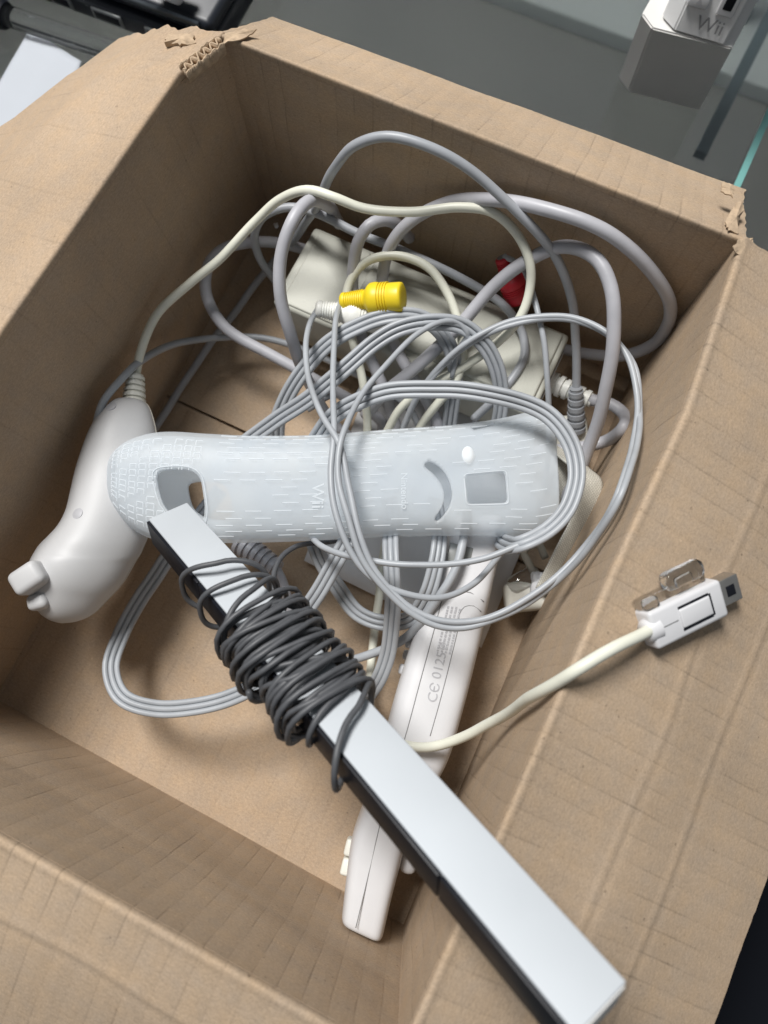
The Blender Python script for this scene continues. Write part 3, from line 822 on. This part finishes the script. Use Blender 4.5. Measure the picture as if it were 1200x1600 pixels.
for row in range(4):
    x = 0
    while x < 17:
        w = random.uniform(.5, 1.5)
        a = o0 + tXn * x + tYn * (row * 1.5 - 0.5); k = len(V)
        V += [tuple(a), tuple(a + tXn * w), tuple(a + tXn * w + tYn * .75), tuple(a + tYn * .75)]
        F.append((k, k + 1, k + 2, k + 3)); x += w + random.uniform(.2, .6)
fp = mesh_obj('fine_print', V, F, M['print'], rm, False); fp['kind'] = 'stuff'
for q in ((160.0,22.4,28.0), (161.7,16.0,28.0)):
    rbox('key', q, tXn, Vector((0, 0, 1)), tYn, (6, 7, 3.4), 1, M['offwhite'], rm)
for q in ((150.1,88.0,28.0), (148.1,98.1,28.0), (149.1,93.7,22.0)):
    rbox('key', q, tXn, Vector((0, 0, 1)), tYn, (4, 4, 3.4), 1, M['white'], rm)
rbox('smoked_window', (150.9,135.7,41.4), tXn, tYn, Vector((0, 0, 1)), (7, 9, 1), .3, M['window'], rm)
rbox('trigger', (180.9,31.0,24.0), tXn, tYn, Vector((0, 0, 1)), (16, 6, 14), 2.5, M['white'], rm)

# ------------------------------------------------------------------ wrist strap
ws = thing('wrist_strap', 'off white woven wrist strap with plastic clasp by the right box wall', 'strap', (190.3,163.7,3.0))
def band(name, pts, width, m, parent, side):
    path = spline(pts, 1.5); V, UV, F = [], [], []
    s = 0; W = 6
    for i, p in enumerate(path):
        if i: s += (p - path[i - 1]).length
        t = (path[min(i + 1, len(path) - 1)] - path[max(i - 1, 0)]).normalized()
        sd = Vector(side); sd = (sd - t * sd.dot(t)).normalized()
        nn = t.cross(sd)
        for k in range(W + 1):
            b = k / W - .5
            V.append(tuple(p + sd * width * b + nn * (.6 * math.cos(b * math.pi)))); UV.append((s, b * width))
    for i in range(len(path) - 1):
        for k in range(W):
            q = i * (W + 1) + k
            F.append((q, q + 1, q + W + 2, q + W + 1))
    o = mesh_obj(name, V, F, m, parent, True, UV)
    md = o.modifiers.new('t', 'SOLIDIFY'); md.thickness = 1.0 * MM
    return o
band('webbing', [(168.0,196.0,26.0),(173.2,191.6,32.0),(179.7,186.5,40.0),(184.4,182.7,44.0),(186.6,176.8,43.0),(187.2,167.1,38.0),(187.2,157.8,32.0),(187.5,148.8,26.0),(187.4,139.7,24.0)], 8.5, M['webbing'], ws, (.85, .35, -.3))
band('webbing', [(171.3,202.8,20.0),(174.0,189.7,26.0),(177.9,180.2,24.0),(179.3,173.4,18.0),(178.6,165.0,14.0)], 8.5, M['webbing'], ws, (.9, .2, -.3))
rbox('clasp', (183.0,136.6,16.0), Vector((.85, .5, 0)).normalized(), Vector((-.5, .85, 0)).normalized(), Vector((0, 0, 1)), (19, 12, 9), 2.6, M['offwhite'], ws, 4)
rbox('clasp_cap', (178.4,141.6,20.0), Vector((.6, .8, 0)).normalized(), Vector((-.8, .6, 0)).normalized(), Vector((0, 0, 1)), (14, 7, 8), 3, M['clearp'], ws, 4)
rbox('clasp_slide', (187.3,143.9,20.0), Vector((.9, .35, 0)).normalized(), Vector((-.35, .9, 0)).normalized(), Vector((.1, -.2, .97)).normalized(), (13, 9, 5), 1, M['white'], ws)
V, F = tube_geo(spline([(183.3,144.2,18.0),(177.5,148.1,22.0),(173.8,151.5,22.0),(177.4,156.4,24.0),(182.7,152.9,22.0)], 1.5), 1.6, 10)
mesh_obj('strap_cord', V, F, M['webbing'], ws)

# ------------------------------------------------------------------ AV cable with three phono plugs
av = thing('av_cable', 'blue grey triple AV cable with yellow, white and red phono plugs', 'cable', (98.2,151.0,3.0))
D = 2.2
ribbon('ribbon', [(62.8,147.0,22.0),(60.9,157.0,34.0),(63.5,172.2,45.0),(71.1,187.8,54.0),(80.9,198.5,58.0),(90.7,205.9,60.0),(99.6,210.1,58.0),(110.0,208.6,54.0),(118.1,202.2,48.0),(121.8,193.5,38.0),(125.6,182.6,24.0)], D, 3, M['av'], av, (10, -15))
ribbon('ribbon', [(45.4,123.5,26.0),(54.2,139.4,36.0),(63.7,151.9,44.0),(73.2,163.0,52.0),(81.1,175.6,58.0),(88.6,190.9,61.6),(95.9,200.7,63.3),(105.8,207.9,63.3),(116.2,211.5,61.1),(126.9,209.7,56.0),(135.7,204.6,48.0),(141.2,196.7,38.0),(143.6,187.7,25.0)], D, 3, M['av'], av, (0, 40))
ribbon('ribbon', [(81.0,143.5,40.0),(83.3,151.9,52.0),(88.4,160.6,61.1),(98.9,170.4,67.7),(112.0,177.6,71.0),(128.9,183.9,73.2),(144.5,187.4,74.3),(159.2,187.1,74.3),(169.4,181.6,74.3),(175.2,172.7,74.3),(177.0,160.6,74.3),(173.9,149.8,74.3),(167.8,141.3,73.2),(164.4,142.8,60.0),(159.9,151.5,34.0),(155.8,160.1,26.0)], D, 3, M['av'], av, (0, 55))
ribbon('ribbon', [(53.0,120.0,30.0),(50.5,109.0,28.0),(47.5,95.6,26.0),(45.1,80.8,25.0),(43.4,65.7,25.0),(45.3,51.0,28.0),(49.8,39.4,32.0),(59.8,33.0,36.0),(73.2,35.0,38.0),(86.5,41.6,40.0),(97.8,51.2,42.0),(107.4,63.9,44.0),(113.9,75.6,40.0)], D, 3, M['av'], av, (-5, -30))
ribbon('ribbon', [(111.7,121.7,52.0),(111.2,112.8,50.0),(109.6,102.5,45.0),(107.7,91.8,40.0),(106.2,81.3,36.0)], D, 3, M['av'], av, (0, 0))
ribbon('ribbon', [(100.1,115.0,44.0),(103.9,111.4,40.0),(114.1,104.7,33.0),(125.1,99.9,30.0),(135.9,100.6,31.0),(144.2,105.9,38.0),(146.6,115.9,45.0),(145.1,126.6,48.0),(141.0,137.9,47.0),(133.4,151.5,40.0)], D, 3, M['av'], av, (0, 30))
ribbon('ribbon', [(117.3,143.7,40.0),(124.5,130.9,50.0),(130.4,119.8,54.0),(135.5,109.7,51.0),(139.8,99.6,45.0),(142.6,90.4,38.0),(143.3,81.5,32.0),(141.8,72.2,24.0)], D, 3, M['av'], av, (15, 35))
ribbon('lead', [(59.0,200.6,50.0),(61.2,189.8,57.0),(65.0,179.9,62.2),(70.4,170.9,65.5),(77.2,162.7,69.3),(88.6,152.6,74.3),(97.6,145.8,77.6),(108.2,133.3,77.6),(117.6,121.0,76.5),(127.8,111.9,74.3),(140.2,106.8,72.1),(153.4,106.7,71.0),(163.5,111.1,71.0),(173.4,120.0,72.1),(181.8,134.6,73.2),(187.4,150.1,76.3),(187.5,165.1,91.3),(187.4,191.2,77.3),(183.7,207.6,73.2),(175.9,220.0,72.1),(165.3,227.1,71.0),(152.7,228.8,68.8),(141.6,225.9,66.6),(129.8,218.8,63.3),(121.3,209.3,60.0),(113.7,198.1,52.0),(109.8,187.2,44.0),(107.5,175.9,27.0)], 2.25, 1, M['av'], av)
ribbon('lead', [(66.4,205.7,53.0),(70.5,193.9,60.0),(78.1,177.6,65.0),(86.2,162.1,71.0),(93.1,150.4,75.4),(100.0,135.1,77.6),(107.4,123.9,77.6),(117.6,114.3,76.0),(127.7,109.5,73.8),(138.9,109.5,72.1),(151.0,114.3,69.0),(159.4,123.9,64.0),(163.8,137.2,54.0),(166.0,150.2,37.0),(165.4,161.2,26.0)], 2.25, 1, M['av'], av)
ribbon('lead', [(118.6,197.4,46.0),(117.4,205.8,53.0),(118.5,210.3,60.0),(113.3,211.8,62.8),(108.2,208.1,65.0),(102.3,198.2,66.6),(97.4,181.3,69.3),(95.7,164.4,73.2),(98.3,147.6,79.2),(103.3,134.8,79.8),(111.9,123.2,79.2),(122.4,113.8,77.0),(133.2,108.1,74.3),(143.9,105.3,72.1),(155.6,105.7,70.5),(164.4,109.5,70.5),(174.7,119.8,71.5),(183.3,134.7,72.7),(187.4,147.3,85.8),(187.4,162.0,99.8),(187.5,187.6,85.8),(186.5,204.0,72.5),(178.2,219.5,71.0),(166.5,226.8,70.0),(153.2,228.1,68.0),(142.1,225.1,66.0),(130.3,217.7,63.0),(121.6,209.1,58.0),(114.1,197.3,51.0),(110.0,186.3,43.0),(107.8,174.5,26.0)], 2.2, 1, M['av'], av)
ribbon('lead', [(173.9,149.8,74.3),(167.8,141.3,73.2),(159.6,132.6,72.1),(148.8,125.2,71.0),(137.0,120.0,69.9),(126.5,116.4,68.2),(115.5,113.5,66.0),(106.4,113.3,61.1),(98.7,115.9,52.0)], 2.25, 1, M['av'], av)
ribbon('lead', [(117.7,245.5,61.1),(125.9,242.5,63.3),(134.8,234.2,63.3),(143.8,222.3,61.1),(152.5,209.8,54.0),(159.5,200.1,44.0),(166.8,188.0,30.0),(170.6,180.8,20.0)], 2.25, 1, M['av'], av)
cord('round_lead', [(4.3,118.8,51.0),(4.1,127.1,55.0),(4.2,136.8,54.0),(4.5,149.1,49.0),(4.5,166.7,31.0),(14.9,181.8,20.0),(30.2,188.6,19.0),(49.4,193.6,16.0),(71.3,193.4,15.0),(84.6,192.4,15.0),(97.2,185.7,14.0),(106.3,171.4,12.0)], 3.0, M['av'], av)
cord('round_lead', [(146.7,151.7,42.0),(149.4,141.9,47.0),(151.9,126.1,47.0),(149.5,109.5,42.0),(144.8,97.4,32.0),(132.4,84.6,24.0),(124.2,77.3,18.0)], 3.4, M['av'], av)
cord('round_lead', [(65.6,168.9,18.0),(73.0,179.1,20.0),(84.3,181.3,22.0),(93.4,187.7,26.0),(106.0,186.6,22.0),(115.0,180.5,16.0)], 3.0, M['grey'], av)
cord('round_lead', [(75.1,156.8,20.0),(78.7,167.2,26.0),(84.4,176.1,30.0),(86.3,187.3,30.0),(93.0,188.4,24.0),(99.3,183.4,18.0),(104.8,173.9,12.0)], 2.4, M['av'], av)
cord('round_lead', [(59.8,107.1,14.0),(69.2,105.4,15.0),(79.0,104.9,17.0),(86.9,101.3,17.0),(93.3,95.3,15.0),(99.4,85.5,12.0),(101.1,74.8,10.0)], 4.0, M['lilac'], av)
relief('strain_relief', (66.3,105.6,16.0), (86.5,101.9,18.0), 5.6, 4.2, 7, M['lilac'], av)
def phono(a, b, m, sc=1.0):
    a, b = Vector(a), Vector(b)
    prof = [(0, 2.6), (.02, 3.3), (.05, 3.5)]
    for i in range(9):
        t = .07 + i * .036
        r = 3.4 + .75 * (i / 8)
        prof += [(t, r), (t + .014, r), (t + .018, r - .38), (t + .034, r - .38)]
    prof += [(.42, 4.2), (.46, 5.6), (.50, 6.3), (.56, 6.5), (.60, 6.4)]
    for i in range(4):
        t = .62 + i * .042
        prof += [(t, 6.3), (t + .02, 6.3), (t + .024, 5.7), (t + .04, 5.7)]
    prof += [(.80, 5.8), (.95, 5.8), (.985, 5.6), (1, 4.9), (1.001, 2.0)]
    o = lathe('plug', a, b, [(t, r * sc) for t, r in prof], m, av, 28)
    d = (b - a).normalized()
    lathe('plug_mouth', a - d * .15, a + d * .4, [(0, 2.2 * sc), (1, 2.2 * sc)], M['seam'], o, 16)
    return o
phono((67.4,204.1,55.0), (90.2,212.7,62.0), M['yellow'], .98)
phono((59.4,197.5,54.0), (84.8,206.4,50.0), M['rcawhite'], .98)
phono((116.9,245.3,60.0), (129.5,239.2,46.0), M['red'], .86)

# ------------------------------------------------------------------ silicone sleeve
sv = thing('silicone_sleeve', 'empty translucent silicone remote sleeve lying across the cables', 'sleeve', (94.6,135.7,45.0))
su = [(22.5,104.5,55.0),(21.0,110.6,56.0),(22.9,116.7,57.0),(28.1,122.7,58.0),(35.7,127.7,58.0),(48.7,133.4,57.0),(63.8,140.2,56.0),(85.1,151.1,55.0),(105.8,163.6,54.0),(126.6,175.9,53.0),(140.9,185.6,52.0),(149.7,193.1,51.0),(155.7,198.7,50.0)]
sl = [(24.5,101.0,55.0),(29.3,95.7,55.0),(35.1,91.8,54.0),(42.5,89.7,53.0),(51.0,90.6,53.0),(62.6,95.9,52.0),(79.4,104.2,51.0),(102.2,116.4,50.0),(122.9,128.0,49.0),(144.1,138.9,48.0),(159.2,146.2,47.0),(170.2,151.1,46.0),(177.8,156.9,45.0)]
def svh(t, w): return min(w * .9, 12.5 + 1.0 * max(0, t - .8) * 5)
NS, NT = 300, 128
# spread the paired outlines evenly along the sleeve
def even_pairs(l, r, n):
    a, b = iresample(l, 900), iresample(r, 900); L = [0]
    for i in range(1, 900): L.append(L[-1] + ((a[i] + b[i]) / 2 - (a[i - 1] + b[i - 1]) / 2).length)
    oa, ob, j = [], [], 0
    for i in range(n):
        d = L[-1] * i / (n - 1)
        while j < 898 and L[j + 1] < d: j += 1
        f = (d - L[j]) / max(L[j + 1] - L[j], 1e-6)
        oa.append(a[j].lerp(a[j + 1], f)); ob.append(b[j].lerp(b[j + 1], f))
    return oa, ob
sa, sb = even_pairs(su, sl, 400)
EX = 3.0
def sleeve_frame(a):
    i = min(max(a, 0), 1) * 398.999; k = int(i); f = i - k
    A_ = sa[k].lerp(sa[k + 1], f); B_ = sb[k].lerp(sb[k + 1], f)
    c = (B_ - A_) / 2; mid = (A_ + B_) / 2
    k0, k1_ = max(k - 6, 0), min(k + 6, 399)
    tg = ((sa[k1_] + sb[k1_]) - (sa[k0] + sb[k0])).normalized()
    up = c.cross(tg).normalized()
    if up.z < 0: up = -up
    return mid, c, up, svh(a, c.length)
def sleeve_pt(a, b, lift=0.0):
    """a along the sleeve 0..1, b across -1..1, on the upper skin"""
    mid, c, up, h = sleeve_frame(a)
    q = max(0, 1 - abs(b) ** EX) ** (1 / EX)
    return mid + c * b + up * (h * q + lift), up
def ab(u, v):            # place on the upper skin measured off the sleeve's own length (683) and half width (84)
    return ((u - 178) / 677.0, (v - 764 + (u - 510) * 0.033) / 84.0)
def smooth_poly(pts, n=8):
    P3 = [Vector((a, b, 0)) for a, b in pts]; out = []
    k = len(P3)
    for i in range(k):
        p0, p1, p2, p3 = P3[i - 1], P3[i], P3[(i + 1) % k], P3[(i + 2) % k]
        for j in range(n):
            t = j / n
            q = .5 * ((2 * p1) + (p2 - p0) * t + (2 * p0 - 5 * p1 + 4 * p2 - p3) * t * t + (3 * p1 - p0 - 3 * p2 + p3) * t**3)
            out.append((q.x, q.y))
    return out
def round_rect(pts, r=.16):
    out = []
    k = len(pts)
    for i in range(k):
        p, a, b = Vector((*pts[i], 0)), Vector((*pts[i - 1], 0)), Vector((*pts[(i + 1) % k], 0))
        s, e = p.lerp(a, r), p.lerp(b, r)
        for j in range(5):
            t = j / 4
            q = s * (1 - t)**2 + p * 2 * t * (1 - t) + e * t * t
            out.append((q.x, q.y))
    return out
def inside(pt, poly):
    x, y = pt; c = False
    for i in range(len(poly)):
        (x1, y1), (x2, y2) = poly[i], poly[i - 1]
        if (y1 > y) != (y2 > y) and x < (x2 - x1) * (y - y1) / (y2 - y1) + x1: c = not c
    return c
def nearest(pt, poly):
    best = None
    for i in range(len(poly)):
        x1, y1 = poly[i - 1]; x2, y2 = poly[i]
        k = 4.0                                   # b units are longer than a units
        dx, dy = (x2 - x1) * k, (y2 - y1); L2 = dx * dx + dy * dy
        t = 0 if L2 == 0 else max(0, min(1, (((pt[0] - x1) * k) * dx + (pt[1] - y1) * dy) / L2))
        q = (x1 + (x2 - x1) * t, y1 + (y2 - y1) * t)
        d = ((q[0] - pt[0]) * k) ** 2 + (q[1] - pt[1]) ** 2
        if best is None or d < best[0]: best = (d, q)
    return best[1]
holes = [
    smooth_poly([ab(*q) for q in ((263, 772), (264, 757), (280, 751), (305, 750), (322, 760), (330, 782), (335, 808), (330, 826), (300, 826), (275, 806))]),
    round_rect([ab(*q) for q in ((718, 757), (776, 754), (780, 797), (722, 799))], .12),
    round_rect([(.813, -.90), (.882, -.93), (.886, -.85), (.817, -.80)], .1),
    smooth_poly([ab(*q) for q in ((657, 742), (665, 735), (681, 745), (693, 763), (698, 785), (694, 804), (680, 824), (674, 820), (684, 802), (687, 786), (682, 770), (670, 754))]),
]
low_hole = [(a + .035, b * .8) for a, b in holes[0]]
V, PRM, F = [], [], []
for i in range(NS):
    # closer rings at the rounded end
    a = (i / (NS - 1)) ** 1.15
    mid, c, up, h = sleeve_frame(a)
    for k in range(NT):
        an = 2 * math.pi * k / NT
        cx, sy = math.cos(an), math.sin(an)
        # blend of plain ellipse spacing and arc spacing keeps the grid even on the flat top
        x = math.copysign(abs(cx) ** (2 / EX), cx)
        if abs(sy) > .45: x = cx * (abs(math.cos(math.asin(.45))) ** (2 / EX)) / math.cos(math.asin(.45))
        y = math.copysign(max(0, 1 - abs(x) ** EX) ** (1 / EX), sy)
        V.append(mid + c * x + up * (h * y)); PRM.append((a, x, sy))
pts_in = lambda f, hole, upper: all((PRM[v][2] > 0) == upper for v in f) and inside((sum(PRM[v][0] for v in f) / 4, sum(PRM[v][1] for v in f) / 4), hole)
dead = []
for i in range(NS - 1):
    for k in range(NT):
        k2 = (k + 1) % NT
        f = (i * NT + k, i * NT + k2, (i + 1) * NT + k2, (i + 1) * NT + k)
        hit = None
        for hi_, hole in enumerate(holes):
            if pts_in(f, hole, True): hit = (hole, True)
        if hit is None and pts_in(f, low_hole, False): hit = (low_hole, False)
        if hit: dead.append((f, hit))
        else: F.append(f)
live = set(v for f in F for v in f)
for f, (hole, upper) in dead:
    for v in f:
        if v in live:
            q = nearest(PRM[v][:2], hole)
            mid, c, up, h = sleeve_frame(q[0])
            y = max(0, 1 - abs(q[1]) ** EX) ** (1 / EX)
            V[v] = mid + c * q[1] + up * (h * y * (1 if upper else -1))
bm = bmesh.new()
vv = [bm.verts.new(v) for v in V]
for f in F: bm.faces.new([vv[i] for i in f])
bm.faces.new([vv[k] for k in reversed(range(NT))])
bmesh.ops.delete(bm, geom=[v for v in bm.verts if not v.link_faces], context='VERTS')
bmesh.ops.recalc_face_normals(bm, faces=bm.faces)
tf = max(bm.faces, key=lambda f: f.calc_center_median().z)
if tf.normal.z < 0: bmesh.ops.reverse_faces(bm, faces=bm.faces)
sm = bm_obj('body', bm, M['silicone'], sv, True, None)
md = sm.modifiers.new('thick', 'SOLIDIFY'); md.thickness = 1.5 * MM; md.offset = -1
# raised dashes and the gridded grip
V, F = [], []
def ridge(a0, b0, a1, b1, w=.27, h=.09, n=4):
    pts = []
    for i in range(n + 1):
        t = i / n
        p, up = sleeve_pt(a0 + (a1 - a0) * t, b0 + (b1 - b0) * t); pts.append((p, up))
    k = len(V)
    for i, (p, up) in enumerate(pts):
        tg = (pts[min(i + 1, n)][0] - pts[max(i - 1, 0)][0]).normalized(); sd = tg.cross(up).normalized()
        V.extend([tuple(p - sd * w - up * .15), tuple(p - sd * w * .5 + up * h), tuple(p + sd * w * .5 + up * h), tuple(p + sd * w - up * .15)])
    for i in range(n):
        for j in range(3):
            q = k + i * 4 + j; F.append((q, q + 1, q + 5, q + 4))
rows = [-.93, -.86, -.78, -.69, -.59, -.48, -.36, -.23, -.09, .05, .19, .33, .47, .60, .72, .82, .90]
for ri, b in enumerate(rows):
    a = .245 + (.02 if ri % 2 else 0) + (.012 if b > 0 else 0)
    while a < .965:
        l = .036 + .006 * n3(a * 20, b * 7, 2)
        mid = (a + l / 2, b)
        skip = any(inside((a + l * f, b + g), h) for h in holes for f in (-.15, .5, 1.15) for g in (-.07, .07))
        if .44 < a < .53 and abs(b) < .3: skip = True
        if .62 < a < .70 and abs(b) < .45: skip = True
        if .77 < a < .84 and -.62 < b < -.28: skip = True
        if n3(a * 9, b * 5, 8) > .22: skip = True
        if not skip: ridge(a, b, a + l, b + .004)
        a += .049 + .001 * ri
for i in range(9):
    for j in range(14):
        a = .025 + i * .021; b = -.80 + j * .118
        if inside((a, b), [(q[0] * 1 + (-.012 if q[0] < .18 else .012), q[1] * 1.12) for q in holes[0]]) or (a > .13 and b > -.1) or b > .78: continue
        if (i + j) % 7 == 5: continue
        ridge(a, b, a + .0145, b, .26, .1, 2); ridge(a, b, a, b + .085, .26, .1, 2)
        if (i * 3 + j) % 3: ridge(a + .0145, b, a + .0145, b + .085, .22, .1, 2)
rd = mesh_obj('grip_ridges', V, F, M['ridge'], sv); rd['kind'] = 'stuff'
# thin moulded borders round the trigger opening and the oval light spot
def rim_loop(name, poly, grow, r):
    ca_ = sum(p[0] for p in poly) / len(poly); cb_ = sum(p[1] for p in poly) / len(poly)
    pts = [sleeve_pt(ca_ + (a - ca_) * grow, cb_ + (b - cb_) * grow, .05)[0] for a, b in poly]
    pts.append(pts[0].copy())
    Vv, Ff = tube_geo(pts, r, 8)
    return mesh_obj(name, Vv, Ff, M['ridge'], sv)
rim_loop('opening_rim', holes[0], 1.12, .3)
rim_loop('opening_rim', holes[1], 1.08, .22)
p, up = sleeve_pt(*ab(722, 728))
V, F = [], []
ta_ = (sleeve_pt(*ab(740, 728))[0] - p).normalized(); tb_ = up.cross(ta_)
for r_, h_ in ((1, -.1), (.85, .35), (.3, .45)):
    for k in range(24):
        an = k * math.pi / 12
        V.append(tuple(p + ta_ * math.cos(an) * 2.3 * r_ + tb_ * math.sin(an) * 3.3 * r_ + up * h_))
for i in range(2):
    for k in range(24): F.append((i * 24 + k, i * 24 + (k + 1) % 24, (i + 1) * 24 + (k + 1) % 24, (i + 1) * 24 + k))
F.append(tuple(48 + k for k in range(24)))
mesh_obj('oval_light_spot', V, F, M['dash'], sv)  # pale colour stands for light coming through a thin spot in the skin
def emboss(txt, u, v, size, name):
    p, up = sleeve_pt(*ab(u, v))
    q = sleeve_pt(*ab(u + 10, v))[0]
    Y = (q - p).normalized(); X = Y.cross(up)
    # reads downwards, letter tops to the right
    text_obj(name, txt, p + up * .03, X, Y, size, M['ridge'], sv, .1)
emboss('Wii', 490, 764, 6.2, 'embossed_logo')
emboss('Nintendo', 622, 752, 3.4, 'embossed_name')

# ------------------------------------------------------------------ sensor bar with its wound cable
A = Vector((54.1,97.5,64.0)); B = Vector((213.7,42.2,156.0))
bd = (B - A).normalized(); bl_ = (B - A).length
midb = (A + B) / 2
view = Vector((150.6, 83, 322)) - (A * .5 + B * .5)
sidev = bd.cross(view).normalized()            # lies across the bar
upv = sidev.cross(bd).normalized()
th = math.radians(20)
if sidev.y > 0: sidev = -sidev                  # towards the near left, where the black face is
nup = (upv * math.cos(th) - sidev * 0) ; nup = (upv * math.cos(th) + (-sidev) * math.sin(th)).normalized()
fsd = bd.cross(nup); fsd = fsd if fsd.dot(sidev) > 0 else -fsd
bar = thing('sensor_bar', 'long silver and black sensor bar lying diagonally across the box', 'sensor bar', tuple(A.lerp(B, .5) - Vector((0, 0, 8))))
BW, BH = 14.6, 11.0
bar_c = midb
rbox('silver_cover', bar_c, bd, fsd, nup, (bl_, BW, BH), .45, M['silver'], bar, 4)
for f0, f1 in ((.001, .199), (.201, .80), (.802, .999)):
    cc = A.lerp(B, (f0 + f1) / 2)
    rbox('black_window', cc + fsd * (BW / 2 + .25) - nup * .35, bd, fsd, nup, (bl_ * (f1 - f0), 1.6, BH - .7), .3, M['black'], bar, 2)
for f in (0, 1):
    cc = A.lerp(B, f)
    rbox('end_cap', cc, bd, fsd, nup, (.8, BW - 1.2, BH - 1.2), .3, M['stand'], bar, 2)
# coil: one continuous wire wound over itself
def around(s, ang, rx, ry):
    c = A + bd * s
    e = 2.7
    cx, sy = math.cos(ang), math.sin(ang)
    return c + fsd * (math.copysign(abs(cx) ** (2 / e), cx) * rx) + nup * (math.copysign(abs(sy) ** (2 / e), sy) * ry)
pts = []
turns = 40
s0, s1 = bl_ * .315, bl_ * .53
RX, RY = BW / 2 + 2.2, BH / 2 + 1.0
N_ = turns * 22
for i in range(N_ + 1):
    t = i / N_
    ang = t * turns * 2 * math.pi
    layer = t * 4.5
    swp = abs(((layer) % 2) - 1)               # travels along the bar and back
    s = s0 + (s1 - s0) * (1 - swp) + (3.0 + 6.0 * noise.noise(Vector((t * 47, 7, 3)))) * math.sin(ang + 3.0 * noise.noise(Vector((t * 38, 2, 8)))) + 2.2 * noise.noise(Vector((t * 40, 1, 2)))
    ext = .95 * layer + 2.0 * noise.noise(Vector((t * 55, 4, 1)))
    if t < .04: ext += 3 * (1 - t / .04)
    pts.append(around(s, ang, RX + .6 + ext * 1.15 , RY + .6 + ext))
V, F = tube_geo(pts, .86, 8)
mesh_obj('wound_cable', V, F, M['dark'], bar)
# loose turns at both ends of the coil and the tail running off under the sleeve
def loose(name, sc, sh, ang0, ang1, rx, ry, tilt, extra=None):
    q = []
    for i in range(40):
        t = i / 39; an = ang0 + (ang1 - ang0) * t
        q.append(around(sc + tilt * math.cos(an) + sh * t, an, rx, ry))
    if extra: q = q + spline([tuple(q[-1])] + extra, 1.5)[1:]
    Vv, Ff = tube_geo(q, .9, 8)
    return mesh_obj(name, Vv, Ff, M['dark'], bar)
loose('loose_turn', bl_ * .21, 0, math.radians(-50), math.radians(205), RX + 2.0, RY + 4.0, -7.5)
loose('loose_turn', bl_ * .255, 0, math.radians(-60), math.radians(230), RX + 2.3, RY + 3.0, -3)
loose('loose_turn', bl_ * .30, 0, math.radians(-60), math.radians(230), RX + 2.6, RY + 4.2, 5)
loose('loose_turn', bl_ * .575, 0, math.radians(-70), math.radians(225), RX + 2.6, RY + 2.4, 8.5)
V, F = tube_geo(spline([(99.0,91.5,66.0),(95.1,97.6,62.0),(94.0,104.1,58.0),(96.1,110.7,52.0),(100.9,115.5,46.0),(105.1,119.4,40.0),(108.5,125.4,34.0)], 1.5), .98, 8)
mesh_obj('cable_tail', V, F, M['dark'], bar)
